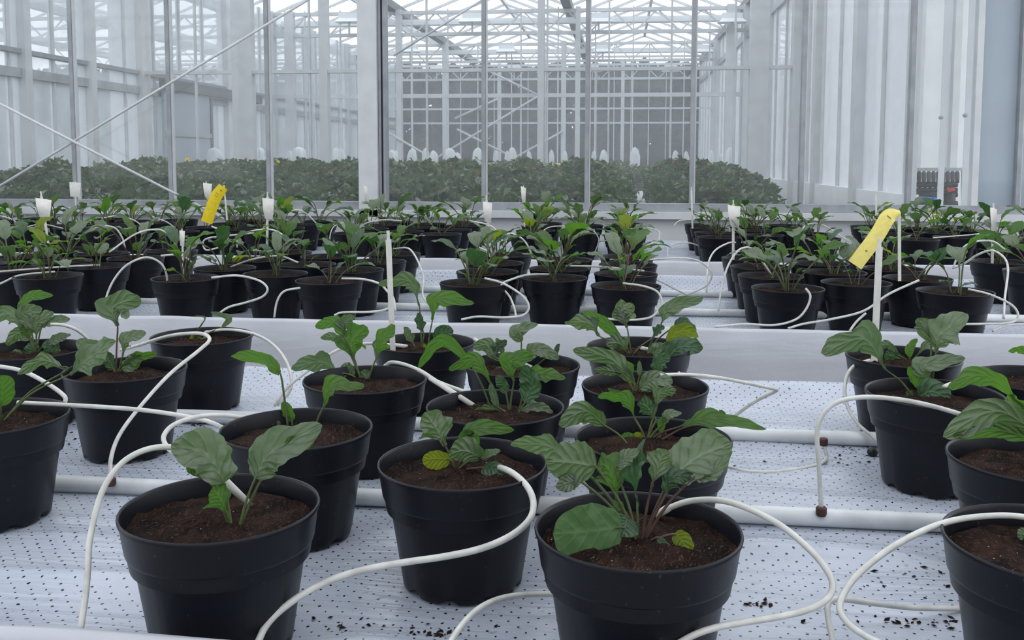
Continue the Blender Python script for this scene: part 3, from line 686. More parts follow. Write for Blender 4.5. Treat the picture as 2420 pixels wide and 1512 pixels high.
plant(1170, 962, (1204, 978), 'leafy plant with wilted leaves on the soil, pot behind the yellowed-leaf one', [
    ([(1164, 912), (1122, 852), (1060, 874)], 44, dict(kind='l', m=B, c=(1180, 975), roll=15, fold=.3)),
    ([(1108, 856), (1046, 806), (988, 870)], 34, dict(kind='o', m=B, c=(1160, 965), roll=30, fold=.5)),
    ([(1214, 900), (1206, 856), (1262, 838)], 64, dict(kind='l', m=B, roll=5)),
    ([(1240, 952), (1256, 908), (1238, 862)], 60, dict(kind='o', m=D, c=(1222, 985), roll=25, fold=.6)),
    ([(1245, 902), (1278, 884), (1337, 894)], 42, dict(kind='l', m=B, c=(1225, 980), roll=20)),
    ([(1196, 930), (1188, 905), (1172, 888)], 32, dict(kind='o', m=D, roll=15)),
    ([(1176, 962), (1166, 935), (1160, 904)], 20, dict(kind='o', m='leaf', roll=30)),
    ([(1212, 976), (1262, 962), (1308, 974)], 24, dict(kind='l', roll=40, dy=-.02)),
    ([(1200, 978), (1165, 966), (1120, 968)], 20, dict(kind='l', roll=40)),
    ([(1230, 990), (1240, 994), (1255, 996)], 14, dict(kind='o', roll=30))], 1)
plant(1235, 862, (1213, 872), 'plant with an upright leaf on a bare stalk, back pot in the centre', [
    ([(1166, 848), (1150, 816), (1118, 822)], 38, dict(kind='o', roll=20)),
    ([(1166, 842), (1178, 820), (1198, 804)], 28, dict(kind='l', m=D, roll=10)),
    ([(1232, 808), (1222, 782), (1272, 767)], 42, dict(kind='o', roll=15, c=(1231, 866))),
    ([(1240, 852), (1272, 826), (1322, 848)], 38, dict(kind='o', roll=22)),
    ([(1316, 836), (1316, 824), (1322, 812)], 12, dict(kind='o', m=D, roll=10, c=(1270, 862))),
    ([(1196, 886), (1180, 878), (1164, 880)], 24, dict(kind='o', roll=25, dy=-.03)),
    ([(1190, 838), (1180, 815), (1172, 798)], 18, dict(kind='o', roll=25))], 2)
plant(1002, 810, (997, 826), 'tall plant with two high arching leaves beside the plain white stake', [
    ([(991, 722), (966, 664), (893, 674)], 40, dict(kind='l', roll=25, fold=.3)),
    ([(1022, 756), (1034, 706), (1121, 717)], 42, dict(kind='l', m=B, c=(1010, 828), roll=15, fold=.4)),
    ([(1002, 790), (992, 762), (990, 738)], 26, dict(kind='l', m=D, roll=10)),
    ([(978, 815), (968, 795), (955, 772)], 26, dict(kind='l', roll=20, c=(985, 826))),
    ([(1044, 810), (1044, 788), (1072, 782)], 38, dict(kind='o', m=D, c=(1040, 826), roll=15)),
    ([(1000, 824), (1002, 818), (1004, 812)], 12, dict(kind='r', m=Yl, roll=10))], 3)
plant(477, 795, (457, 805), 'nearly bare plant with a curled dry stem, back pot left of centre', [
    ([(524, 774), (540, 752), (498, 737)], 15, dict(kind='o', m='leaf', c=(475, 800), roll=10)),
    ([(420, 810), (405, 800), (388, 810)], 20, dict(kind='o', roll=30)),
    ([(452, 806), (453, 798), (455, 790)], 10, dict(kind='o', m=Yl, roll=0)),
    ([(468, 806), (470, 800), (474, 795)], 12, dict(kind='o', m=B, roll=0)),
    ([(480, 800), (488, 797), (500, 800)], 10, dict(kind='o', m='leaf', roll=30)),
    ([(464, 784), (484, 752), (458, 746)], 5, dict(kind='o', m='leaf', roll=30, st=R))], 0)
plant(297, 873, (274, 886), 'plant with one tall fan-shaped leaf, second pot from the left edge', [
    ([(278, 770), (268, 726), (332, 702)], 76, dict(kind='l', m='leaf', roll=12, st=R, fold=.3)),
    ([(290, 840), (300, 800), (346, 787)], 36, dict(kind='l', roll=30, c=(280, 886))),
    ([(258, 852), (220, 822), (180, 806)], 36, dict(kind='o', roll=30)),
    ([(285, 866), (320, 846), (370, 834)], 30, dict(kind='l', m=B, roll=15)),
    ([(288, 872), (312, 858), (334, 832)], 34, dict(kind='o', roll=15, c=(284, 886))),
    ([(270, 872), (252, 850), (242, 826)], 34, dict(kind='o', m=D, roll=25)),
    ([(300, 888), (312, 882), (322, 878)], 8, dict(kind='o', roll=30, st=R))], 2)
plant(70, 826, (84, 840), 'dense plant with many grey-green leaves, back pot at the left edge', [
    ([(42, 727), (75, 700), (126, 698)], 24, dict(kind='o', m=B, roll=20)),
    ([(68, 790), (20, 742), (-30, 772)], 44, dict(kind='l', roll=20)),
    ([(72, 770), (60, 740), (100, 728)], 40, dict(kind='o', roll=20)),
    ([(72, 795), (62, 775), (48, 758)], 28, dict(kind='o', m=B, roll=5)),
    ([(72, 802), (42, 788), (14, 816)], 32, dict(kind='o', roll=15)),
    ([(86, 798), (88, 764), (128, 738)], 42, dict(kind='l', roll=10)),
    ([(100, 768), (130, 756), (166, 754)], 22, dict(kind='o', roll=25)),
    ([(110, 812), (140, 798), (168, 792)], 22, dict(kind='o', roll=20)),
    ([(82, 846), (78, 828), (72, 808)], 38, dict(kind='o', m=D, roll=10)),
    ([(122, 846), (120, 825), (110, 803)], 42, dict(kind='l', m=D, roll=10)),
    ([(60, 846), (40, 838), (18, 846)], 24, dict(kind='o', roll=30))], 1)
plant(-20, 985, (2, 1000), 'plant with a long slanting stalk, pot cut off at the left edge', [
    ([(166, 884), (212, 846), (275, 806)], 62, dict(kind='l', m='leaf', roll=20, fold=.4, dy=-.02)),
    ([(158, 874), (100, 852), (40, 884)], 30, dict(kind='l', roll=25)),
    ([(2, 960), (6, 920), (4, 886)], 46, dict(kind='r', m=B, roll=10, dy=-.02))], 3)
plant(2207, 930, (2170, 938), 'plant with a tall leaf on a pale stalk, pot beside the red-brown grommets', [
    ([(2092, 872), (2040, 802), (1940, 834)], 66, dict(kind='l', c=(2160, 938), roll=22, fold=.25)),
    ([(2178, 922), (2164, 895), (2147, 866)], 28, dict(kind='o', m=B, roll=15)),
    ([(2200, 908), (2186, 866), (2282, 846)], 44, dict(kind='l', m='leaf', roll=20, c=(2185, 940))),
    ([(2172, 938), (2205, 926), (2242, 950)], 54, dict(kind='r', m=D, roll=10, dy=-.04)),
    ([(2212, 832), (2222, 790), (2288, 742)], 88, dict(kind='l', m='leaf', c=(2200, 935), roll=12, fold=.4)),
    ([(2200, 800), (2178, 765), (2168, 752)], 34, dict(kind='l', m='leaf', c=(2198, 935), roll=12)),
    ([(2160, 938), (2150, 930), (2140, 926)], 14, dict(kind='o', roll=20))], 0)
plant(2134, 843, (2150, 857), 'plant in the back pot holding the tall stake of the pale yellow card', [
    ([(2150, 845), (2152, 822), (2168, 800)], 20, dict(kind='o', m=B, roll=15)),
    ([(2165, 842), (2192, 816), (2240, 816)], 20, dict(kind='l', m='leaf', roll=25)),
    ([(2120, 838), (2098, 816), (2072, 820)], 22, dict(kind='o', m='leaf', roll=20)),
    ([(2130, 850), (2110, 842), (2090, 838)], 26, dict(kind='r', m=D, roll=20)),
    ([(2142, 856), (2134, 855), (2124, 852)], 18, dict(kind='r', m=Yl, roll=5)),
    ([(2155, 862), (2168, 858), (2182, 858)], 20, dict(kind='o', roll=15, dy=-.02)),
    ([(2232, 850), (2236, 865), (2262, 880)], 5, dict(kind='o', roll=30))], 1)
plant(2455, 896, (2455, 905), 'plant in the half-hidden back pot at the right edge', [
    ([(2440, 850), (2412, 828), (2382, 830)], 18, dict(kind='l', m=B, roll=20)),
    ([(2460, 850), (2470, 820), (2500, 810)], 40, dict(kind='l', roll=20))], 2)
plant(2450, 1085, (2450, 1100), 'plant with broad overhanging leaves, second pot back at the right edge', [
    ([(2445, 1018), (2350, 972), (2228, 1032)], 66, dict(kind='o', m='leaf', roll=25, fold=.2, ruff=.1, dy=-.03)),
    ([(2440, 1040), (2360, 1018), (2250, 1030)], 34, dict(kind='o', m=B, roll=15, dy=-.03)),
    ([(2422, 965), (2330, 888), (2240, 916)], 46, dict(kind='l', m=B, roll=20, fold=.25)),
    ([(2415, 1010), (2400, 960), (2388, 930)], 44, dict(kind='l', m=B, roll=15))], 3)
plant(2500, 1285, (2480, 1300), 'pot of brown soil cut off at the lower right edge', [
    ([(2440, 1275), (2425, 1265), (2404, 1262)], 26, dict(kind='r', m='leaf', roll=20)),
    ([(2480, 1240), (2500, 1200), (2540, 1180)], 60, dict(kind='l', roll=20))], 0)

# ------------------------------------------------------------------ far plants from a small library of leaves
def lib_leaf(i):
    rg = np.random.default_rng(100 + i); kind = 'llolloro'[i]
    reach = rg.uniform(.05, .11); rise = rg.uniform(.05, .12); L = rg.uniform(.09, .13); droop = rg.uniform(-.3, .5)
    j = np.array((reach * .55, 0, rise)); a0 = rg.uniform(.5, 1.1); pts = [j]; a = a0
    for k in range(10):
        a -= (a0 + droop) / 10; pts.append(pts[-1] + L / 10 * np.array((math.cos(a), .06 * math.sin(k), math.sin(a))))
    mid = np.array(pts); T = np.gradient(mid, axis=0); T /= np.linalg.norm(T, axis=1)[:, None]
    sd = np.tile((0, 1.0, 0), (len(mid), 1)); nr = np.cross(T, sd); nr *= np.sign(nr[:, 2].mean())
    P, UV = blade_grid(mid, sd, nr, rg.uniform(.026, .036) * (1.1 if kind != 'o' else .75), kind, rg, rg.uniform(.2, .6), .18, 4)
    q = MB(); q.grid(P, 0, UV); q.tube(crom([(0, 0, -.01), j * .5 + (0, 0, .006), j, mid[4]], 3), .0024, 5, 1)
    return q
LIBQ = [lib_leaf(i) for i in range(8)]
LIB = {}
def lib(i, m, st):
    if (i, m, st) not in LIB: LIB[i, m, st] = LIBQ[i].mesh('leaf', [m, st], True)
    return LIB[i, m, st]
def far_plant(x, y, label, group, k, ns=None):
    rg = random.Random(k * 31 + 5)
    t = new_pot((x + rg.uniform(-.012, .012), y + rg.uniform(-.012, .012), ZB + .002), label, group, k, rg.uniform(0, 6))
    n = ns or rg.choice((5, 6, 7, 8, 8, 9, 10)); a0 = rg.uniform(0, 6.3); sc = rg.uniform(.95, 1.3)
    for i in range(n):
        o = link('leaf', lib(rg.randrange(8), rg.choice(('leaf', 'leaf', 'leaf', B, D, B, 'leaf' if rg.random() < .8 else Yl)), rg.choice(('stalk', 'stalk', R))), t)
        s = sc * (rg.uniform(.85, 1.2) if i < n - 2 else rg.uniform(.45, .7))
        o.location = (rg.uniform(-.015, .015), rg.uniform(-.015, .015), ZS + .009); o.rotation_euler = (rg.uniform(-.25, .25), rg.uniform(-.35, .25), a0 + 2.4 * i + rg.uniform(-.4, .4)); o.scale = (s, s, s)
    for ch in t.children:
        if ch.name.startswith('soil'): ch.location.z = .010
    return t
ordw = ['first', 'second', 'third', 'fourth', 'fifth', 'sixth', 'seventh', 'eighth', 'ninth', 'tenth', 'eleventh', 'twelfth', 'thirteenth', 'fourteenth', 'fifteenth', 'sixteenth', 'seventeenth', 'eighteenth']
POS = {}
def rows(bn, fulls, stags, k0):
    ys = sorted([(y, 0) for y in fulls] + [(y, 1) for y in stags]); k = k0
    for ri, (y, s) in enumerate(ys):
        vis = [x for x in (STAGC if s else FULLC) if -70 < px((x, y, ZB + HP))[0] < 2490]
        for ci, x in enumerate(vis):
            t = far_plant(x, y, 'young plant in black pot, %s bench, %s of seven rows, %s from left' % (bn, ordw[ri], ordw[ci]), 'potted plants on the %s bench' % bn, k)
            POS[bn, ri, ci] = t; k += 1
rows('middle', *ROWS['middle'], 1)
rows('farthest', *ROWS['farthest'], 200)

# ------------------------------------------------------------------ drip hoses
GH = 'white drip hoses'
def hose(label, pts, za, zb, r=.0042, grommet=False, peg=0, Ya=None, Yb=None, bulge=0.0):
    """pts: pixels from the bench end to the pot end; za, zb: heights of both ends over the bench"""
    A = at(*pts[0], z=ZB + za) if Ya is None else at(*pts[0], Y=Ya)
    Bp = at(*pts[-1], z=ZB + zb) if Yb is None else at(*pts[-1], Y=Yb)
    s = np.concatenate([[0], np.cumsum([math.hypot(a[0] - b[0], a[1] - b[1]) for a, b in zip(pts, pts[1:])])]); s /= s[-1]
    P = []
    for p, t in zip(pts, s):
        Y = A[1] + (Bp[1] - A[1]) * t - bulge * math.sin(math.pi * t ** 3); g = at(*p, Y=Y)
        if g[2] < ZB + r * 1.2: g = at(*p, z=ZB + r * 1.2)
        P.append(g)
    path = crom(P, 7); path[:, 2] = np.maximum(path[:, 2], ZB - .02)
    q = MB(); rad = np.full(len(path), r)
    q.tube(path, rad, 8); o = q.build('drip_hose', 'hose', None, True); tag(o, label, 'hose', GH)
    if peg:
        e = path[-1]; d = e - path[-4]; d /= np.linalg.norm(d); q = MB()
        q.tube([e - d * peg, e - d * .006], r * 1.32, 10); q.tube([e - d * .006, e + d * .004], r * 1.1, 10, 1); q.build('drip_peg', ['hose', 'nozzle'], o, True)
    if grommet:
        a = path[0]; q = MB(); q.tube([a - (0, 0, .008), a - (0, 0, .004), a + (0, 0, .006), a + (0, 0, .009)], [.008, .0098, .0098, .007], 12); q.build('grommet', 'grommet', o, True)
    return o
hose('drip hose rising from the front edge into the sparse front left pot', [(190, 1492), (203, 1400), (208, 1340), (213, 1270), (240, 1165), (282, 1100), (335, 1066), (395, 1056), (455, 1070), (510, 1110), (552, 1155), (594, 1197)], .05, ZS + .004, Ya=1.075, peg=.06)
hose('drip hose from a brown grommet sweeping up into the fan-leaf pot', [(262, 1138), (262, 1085), (282, 1028), (330, 962), (400, 885), (470, 828), (495, 803), (480, 789), (440, 788), (390, 796), (330, 815), (285, 827)], .035, ZS + .03, grommet=True)
hose('long nearly straight hose lying across the left pots', [(530, 1012), (490, 995), (430, 982), (330, 968), (200, 959), (42, 951)], .03, ZS + .03, Ya=1.62)
hose('hose looping from behind the sparse plant into the thin-leaf pot', [(480, 1092), (440, 1082), (408, 1068), (390, 1048), (388, 1028), (410, 1004), (460, 986), (520, 981), (590, 989), (644, 999)], .06, ZS + .004, Ya=1.42, peg=.04)
hose('hose curving down at the left edge above the cut-off pot', [(-60, 862), (0, 866), (55, 877), (110, 905), (148, 932), (155, 946), (146, 957)], .1, .1, Ya=1.78, Yb=1.7)
hose('short hose arc behind the fan-leaf pot', [(226, 820), (205, 798), (180, 779), (150, 768), (120, 766)], .1, .15, Ya=2.3, Yb=2.2)
hose('hose arching right out of the nearly bare pot', [(655, 958), (684, 925), (688, 890), (673, 848), (640, 810), (590, 786), (530, 779), (474, 788)], .035, ZS + .01, peg=.03)
hose('hose rising behind the forked-leaf plant into the stake pot', [(648, 960), (680, 915), (725, 878), (775, 840), (815, 821), (868, 812), (920, 814), (968, 820)], .035, ZS + .004, peg=.05)
hose('hose bending over the rim of the forked-leaf pot', [(1100, 926), (1050, 908), (1015, 892), (985, 872), (945, 858), (918, 858), (902, 881)], .1, ZS + .002, Ya=1.95, peg=.03)
hose('hose with a thick peg pushed into the wilted-leaf pot', [(988, 873), (1010, 886), (1036, 905), (1124, 962)], .15, ZS + .004, Ya=1.9, peg=.12)
hose('hose passing behind leaves into the back centre pot', [(1120, 800), (1145, 815), (1174, 830), (1210, 847), (1262, 872)], .2, ZS + .002, Ya=2.3, peg=.06)
hose('thick hose swinging round the yellowed-leaf pot to the front edge', [(585, 1580), (596, 1545), (612, 1512), (626, 1483), (652, 1452), (700, 1414), (750, 1385), (810, 1360), (880, 1342), (960, 1328), (1050, 1315), (1130, 1298), (1190, 1275), (1232, 1248), (1256, 1218), (1260, 1183), (1245, 1148), (1215, 1120), (1186, 1106), (1152, 1098)], .03, ZS + .004, .0048, Ya=1.10, bulge=.14)
hose('hose running from the front edge behind the largest plant', [(1045, 1560), (1068, 1512), (1095, 1473), (1132, 1438), (1180, 1415), (1240, 1405), (1345, 1402)], .02, .01, Ya=1.08, Yb=1.35)
hose('big hose loop right of the largest plant', [(1560, 1545), (1600, 1522), (1640, 1500), (1690, 1483), (1760, 1470), (1840, 1457), (1910, 1440), (1954, 1415), (1968, 1385), (1956, 1350), (1920, 1305), (1860, 1252), (1800, 1216), (1740, 1191), (1690, 1181), (1630, 1184), (1580, 1201), (1545, 1223)], .01, ZS + .004, Ya=1.08, peg=.03)
hose('hose loop entering the cut-off pot at the lower right', [(2110, 1540), (2080, 1520), (2050, 1505), (2010, 1478), (1986, 1445), (1990, 1410), (2020, 1365), (2070, 1320), (2130, 1280), (2200, 1246), (2260, 1228), (2320, 1220), (2380, 1218), (2440, 1224)], .015, ZS + .02, Ya=1.12)
hose('hose lying flat on the film at the lower right', [(1972, 1540), (1965, 1500), (1957, 1460), (1957, 1428), (1972, 1416), (2010, 1418), (2100, 1430), (2180, 1437), (2300, 1437)], .006, .006)
hose('hose rising straight from the nearer red-brown grommet then arching right', [(1941, 1208), (1938, 1150), (1935, 1090), (1931, 1040), (1934, 1005), (1950, 972), (1982, 949), (2030, 939), (2080, 939), (2140, 946), (2210, 961), (2300, 988), (2370, 1012)], .035, ZS + .03, grommet=True)
hose('hose drooping from the farther red-brown grommet along the film', [(1946, 1044), (1951, 1066), (1953, 1082), (1938, 1096), (1890, 1108), (1820, 1116), (1760, 1113), (1715, 1102)], .04, .006, grommet=True)
hose('hose hanging down left of the stake pot at the right', [(2078, 1046), (2058, 1028), (2030, 1004), (2010, 976), (2000, 950), (1996, 918), (2003, 885), (2022, 862), (2056, 851)], .02, ZS + .02)
hose('kinked hose with a sharp bend on the film', [(1712, 1004), (1738, 982), (1770, 958), (1800, 940), (1829, 926), (1836, 921), (1826, 918), (1760, 904), (1690, 891), (1620, 885), (1560, 886)], .02, ZS + .03, Yb=1.98)
hose('short hose showing between leaves in the back pot', [(1606, 884), (1590, 864), (1570, 842), (1545, 829), (1512, 822)], .1, ZS + .01, Ya=2.3, peg=.03)
hose('short hose end beside the pale-stalk plant', [(2230, 914), (2250, 906), (2300, 896)], .15, ZS + .02, Ya=2.0, Yb=2.05)
hose('short upright hose behind the largest plant', [(1616, 1180), (1619, 1155), (1624, 1128)], .035, .1, Yb=1.62, grommet=True)
hose('short hose end behind the lower right pot', [(2250, 1228), (2276, 1208), (2300, 1188)], .035, .06, Yb=1.62)
# middle bench
MH = [
 ('tall free-standing hose arch on the left', [(244, 745), (252, 700), (270, 660), (300, 626), (345, 608), (380, 622), (394, 652), (392, 690), (384, 735)], 3.5, 3.6),
 ('hose looping right of the pot behind the nearly bare plant', [(512, 745), (540, 726), (580, 715), (620, 701), (632, 682), (612, 663), (560, 651), (500, 656)], 3.43, 3.47),
 ('small hose arc left of the hazy pot', [(648, 750), (655, 712), (672, 688), (710, 680)], 3.46, 3.47),
 ('hose dropping beside the plain white stake', [(935, 735), (930, 705), (915, 688), (898, 671), (860, 660), (808, 658)], 3.46, 3.55),
 ('hose lying along the edge near the plain white stake', [(790, 745), (810, 738), (870, 737), (905, 733), (925, 725)], 3.43, 3.5),
 ('large hose loop between two centre pots', [(1090, 755), (1130, 748), (1190, 750), (1235, 745), (1250, 726), (1236, 700), (1190, 670), (1145, 657)], 3.42, 3.47),
 ('hose crossing the large loop towards the right pot', [(1220, 752), (1216, 730), (1205, 702), (1185, 674), (1212, 659), (1250, 649), (1300, 648)], 3.45, 3.75),
 ('hose curling round the right centre front pot', [(1430, 753), (1490, 756), (1540, 748), (1563, 718), (1554, 690), (1520, 676), (1472, 669)], 3.42, 3.48),
 ('hose slanting from pot to film at right centre', [(1625, 698), (1590, 680), (1550, 660), (1504, 652)], 4.2, 3.95),
 ('long flat hose across two right centre pots', [(1338, 628), (1420, 630), (1480, 636), (1522, 640)], 4.1, 3.95),
 ('wide thin hose arc over the bare film strip', [(1600, 702), (1640, 690), (1674, 670), (1680, 642), (1650, 616), (1600, 610), (1510, 615)], 4.3, 4.28),
 ('upright hose in the bare strip rising to a white tag', [(1670, 690), (1671, 650), (1676, 615), (1692, 590), (1722, 574), (1738, 573)], 4.3, 4.6),
 ('hose arching from the strip into the right pots', [(1698, 734), (1702, 700), (1716, 640), (1736, 602), (1756, 586), (1782, 592), (1822, 648)], 3.72, 3.94),
 ('hose hugging the front right pot', [(1690, 772), (1760, 766), (1830, 768), (1880, 755), (1905, 730), (1915, 700), (1904, 681)], 3.41, 3.44),
 ('hose running diagonally up past the stake', [(1862, 776), (1900, 765), (1960, 755), (2040, 735), (2100, 695), (2172, 662)], 3.41, 3.44),
 ('short hose branching off below the diagonal one', [(2008, 782), (2024, 760), (2046, 740)], 3.43, 3.46),
 ('hose looping round the far right front pot', [(2270, 766), (2330, 765), (2390, 762), (2406, 745), (2390, 720), (2340, 696), (2288, 683)], 3.42, 3.48),
 ('tall hose rising from a dot of film at the right', [(2372, 752), (2375, 700), (2382, 640), (2374, 610), (2345, 592), (2310, 602), (2280, 622), (2252, 634)], 3.62, 4.1),
 ('outer hose arc by the right white tag', [(2252, 634), (2270, 592), (2300, 572), (2345, 570), (2375, 590)], 4.3, 4.3),
 ('hose entering the frame low at the right edge', [(2450, 766), (2400, 767), (2370, 772), (2346, 782)], 3.5, 3.43),
 ('flat hose over the left front pots', [(-40, 645), (60, 637), (140, 631), (236, 626)], 3.6, 3.95),
 ('hose slanting into the leftmost front pot', [(-40, 690), (10, 666), (50, 650), (130, 642)], 3.5, 3.6),
 ('hose arch rising left of centre', [(258, 596), (320, 553), (370, 542), (398, 554), (416, 578)], 4.0, 4.3),
 ('hose arc behind the left hose arch', [(190, 558), (235, 536), (270, 538), (288, 560), (296, 586)], 4.3, 4.3),
 ('hose bending into the pot left of centre', [(380, 604), (420, 602), (445, 612), (460, 630)], 3.9, 3.95),
 ('hose spanning two pots left of centre', [(545, 631), (600, 612), (660, 605), (704, 620)], 3.95, 3.8),
 ('curled hose near the yellow card', [(600, 550), (545, 556), (495, 562), (480, 572), (486, 590), (512, 586), (536, 572), (534, 550), (500, 535)], 4.6, 4.6),
 ('hose arc below the yellow card', [(560, 585), (565, 560), (600, 545), (650, 545), (700, 580)], 4.3, 4.3),
 ('hose slanting beside the fresh green plant', [(1030, 735), (1000, 700), (1000, 650), (970, 590), (930, 588)], 3.9, 4.3),
 ('hose arc in front of the centre white tag', [(1190, 600), (1195, 560), (1210, 552), (1240, 570), (1260, 610)], 4.4, 4.4),
 ('hose loop behind the centre white tag', [(1165, 600), (1118, 575), (1125, 555), (1170, 545), (1150, 530), (1110, 522)], 4.7, 4.7),
]
for lb, pts, ya_, yb_ in MH: hose(lb + ', middle bench', pts, 0, 0, .0042, Ya=ya_, Yb=yb_)
FH = [
 ('left edge, low arc', [(-30, 505), (20, 515), (50, 535), (65, 560)], 6.0), ('left, between first and second tags', [(40, 560), (55, 540), (100, 530), (150, 540)], 5.95),
 ('over the third column of pots', [(240, 516), (280, 510), (320, 522), (345, 545)], 6.1), ('just left of the yellow card', [(360, 512), (395, 525), (420, 545), (430, 565)], 6.1),
 ('arching under the fourth tag', [(660, 512), (690, 498), (720, 502), (760, 540)], 6.3), ('short one by the big column', [(778, 590), (781, 552), (792, 533), (815, 528), (817, 552)], 6.4),
 ('arching right of the big column', [(842, 552), (860, 530), (900, 520), (950, 522)], 6.0), ('right of centre, high thin arc', [(1290, 565), (1285, 545), (1310, 535), (1360, 536)], 6.2),
 ('over the red-brown shaded pot', [(1345, 555), (1365, 540), (1395, 540), (1415, 565), (1405, 600)], 5.9), ('in the bare strip, bent upright', [(1552, 590), (1558, 560), (1555, 545), (1520, 535)], 6.2),
 ('in the bare strip, low arch', [(1578, 610), (1580, 585), (1610, 573), (1650, 580), (1675, 605)], 5.85), ('thin arc against the base wall', [(1592, 535), (1605, 522), (1640, 519)], 7.1),
 ('around the pot left of the right tag', [(1900, 562), (1895, 545), (1910, 530), (1945, 532), (2005, 570)], 6.0), ('long one behind the pale yellow card', [(2205, 562), (2280, 556), (2340, 553), (2365, 575)], 6.0),
]
for lb, pts, Y in FH: hose('drip hose on the farthest bench, ' + lb, pts, 0, 0, .0042, Ya=Y, Yb=Y + .12)

# ------------------------------------------------------------------ tags, stakes, yellow cards
def stake_tag(label, top, bot, Y, tagbox=None, sw=.005, curl=.4, zbot=None):
    if Y > 3:                                  # stand the stake in the pot of its row that it rises from
        c_ = min((p for p in POTXY if abs(p[1] - Y) < .35), key=lambda p: abs(X_at(bot[0], p[1]) - p[0]) + .05 * abs(p[1] - Y)); Y = c_[1]
    a = at(*top, Y=Y); b = at(*bot, Y=Y); b[2] = ZB + ZS - .012
    t = empty('plant_label', b); q = MB(); h = sw
    q.beam(b - b, (a - b) * .93, h * 2, h * .7, 0, (0, 1, 0)); q.beam((a - b) * .93, a - b, h * 1.1, h * .5, 0, (0, 1, 0)); q.build('stake', 'stake', t)
    if tagbox:
        x0, y0, x1, y1 = tagbox; P = np.zeros((9, 7, 3))
        for i in range(9):
            for j in range(7):
                u, v = j / 6, i / 8
                p = at(x0 + (x1 - x0) * (u * (1 - .12 * v - .3 * curl * v * v) + .30 * v * v * curl), y0 + (y1 - y0) * v + 5 * curl * (u - .5), Y=Y - .012 - .02 * curl * math.sin(math.pi * v) - .02 * curl * (u - .5) ** 2 * 4 * (1 - v)); P[i, j] = p - b
        q = MB(); q.grid(P); q.build('paper_tag', 'tag', t, True)
    tag(t, label, 'plant tag', 'white plant labels'); return t
stake_tag('white paper tag on a stake near the left edge, the nearest', (96, 452), (118, 588), 4.6, (84, 470, 122, 517), .006, 1.0)
stake_tag('white paper tag against the leftmost grey mullion', (177, 428), (180, 505), 6.9, (164, 431, 191, 465), .006, .3)
stake_tag('white paper tag left of the yellow card', (487, 428), (494, 505), 6.9, (480, 433, 501, 468), .006, .7)
stake_tag('white paper tag standing right of the yellow card', (632, 454), (631, 604), 4.65, (620, 469, 648, 518), .006, .7)
stake_tag('narrow white tag against the big white column', (867, 436), (872, 520), 6.9, (860, 440, 869, 476), .006, .9)
stake_tag('white paper tag in front of the centre mullion', (1149, 463), (1160, 612), 4.65, (1141, 478, 1163, 526), .006, .8)
stake_tag('narrow curled white tag right of the centre mullion', (1237, 438), (1240, 520), 6.9, (1231, 442, 1243, 483), .006, 1.0)
stake_tag('bare thin white stake at the bare strip of film', (1634, 442), (1637, 545), 6.7, None, .006)
stake_tag('white paper tag right of the bare strip of film', (1733, 472), (1733, 612), 4.65, (1720, 486, 1750, 537), .006, .8)
stake_tag('bare white stake behind the pale yellow card', (2070, 456), (2072, 548), 6.5, None, .006)
stake_tag('narrow folded white tag near the right edge', (2348, 480), (2345, 630), 4.5, (2340, 492, 2356, 545), .006, .9)
stake_tag('tall plain white stake in the high-leaf pot', (917, 545), (929, 832), 2.36, None, .0068)
stake_tag('small bluish white tag low between the left pots', (430, 540), (432, 590), 4.2, (424, 545, 437, 582), .004, .5)

def card(label, pts, w, Y, m, stakes, marks=(), taper=.85):
    b = at(*stakes[0][1], Y=Y); b[2] = max(b[2], ZB + .15); t = empty('sticky_trap', b)
    path = crom([at(*p, Y=Y - .02 - .01 * i) for i, p in enumerate(pts)], 6); n = len(path)
    T = np.gradient(path, axis=0); T /= np.linalg.norm(T, axis=1)[:, None]; V = path - CAM; V /= np.linalg.norm(V, axis=1)[:, None]
    sd = np.cross(T, V); sd /= np.linalg.norm(sd, axis=1)[:, None]; hw = w * Y / F / 2
    hv = hw * np.clip(taper + (1 - taper) * np.linspace(0, 1, n) / .3, 0, 1)[:, None]
    P = np.stack([path + sd * hv * u + V * .006 * (u * u) for u in np.linspace(-1, 1, 7)], 1) - b
    q = MB(); q.grid(P); o = q.build('yellow_card', m, t, True)
    for (v, u, lw, lh) in marks:
        i = int(v * (n - 1)); c = path[i] + sd[i] * hw * u - V[i] * .0015 - b; q = MB()
        q.add([c - sd[i] * lw - T[i] * lh, c + sd[i] * lw - T[i] * lh, c + sd[i] * lw + T[i] * lh, c - sd[i] * lw + T[i] * lh], [(0, 1, 2, 3)]); q.build('printed_mark', 'ink', o)
    for (a, c, sw) in stakes:
        q = MB(); q.beam(at(*c, Y=Y) - b, at(*a, Y=Y) - b, sw, sw * .4, 0, (0, 1, 0)); q.build('stake', 'stake', t)
    tag(t, label, 'sticky trap', 'yellow sticky traps'); return t
card('bright yellow sticky card leaning over the left pots', [(528, 441), (508, 470), (488, 526)], 28, 6.0, 'yellow', [((529, 437), (537, 520), .010)], [(.2, .1, .006, .003), (.36, 0, .014, .0012), (.42, 0, .014, .0012)])
card('pale yellow sticky card bent over a stake at the right', [(2128, 503), (2100, 512), (2070, 560), (2020, 626)], 34, 3.6, 'yellow_pale', [((2125, 500), (2126, 664), .011)], [(.34, .0, .007, .0015), (.38, .2, .005, .0015), (.88, .1, .004, .002)], .3)
stake_tag('tall plain white stake in front of the pale yellow card', (2079, 562), (2066, 850), 2.36, None, .0075)

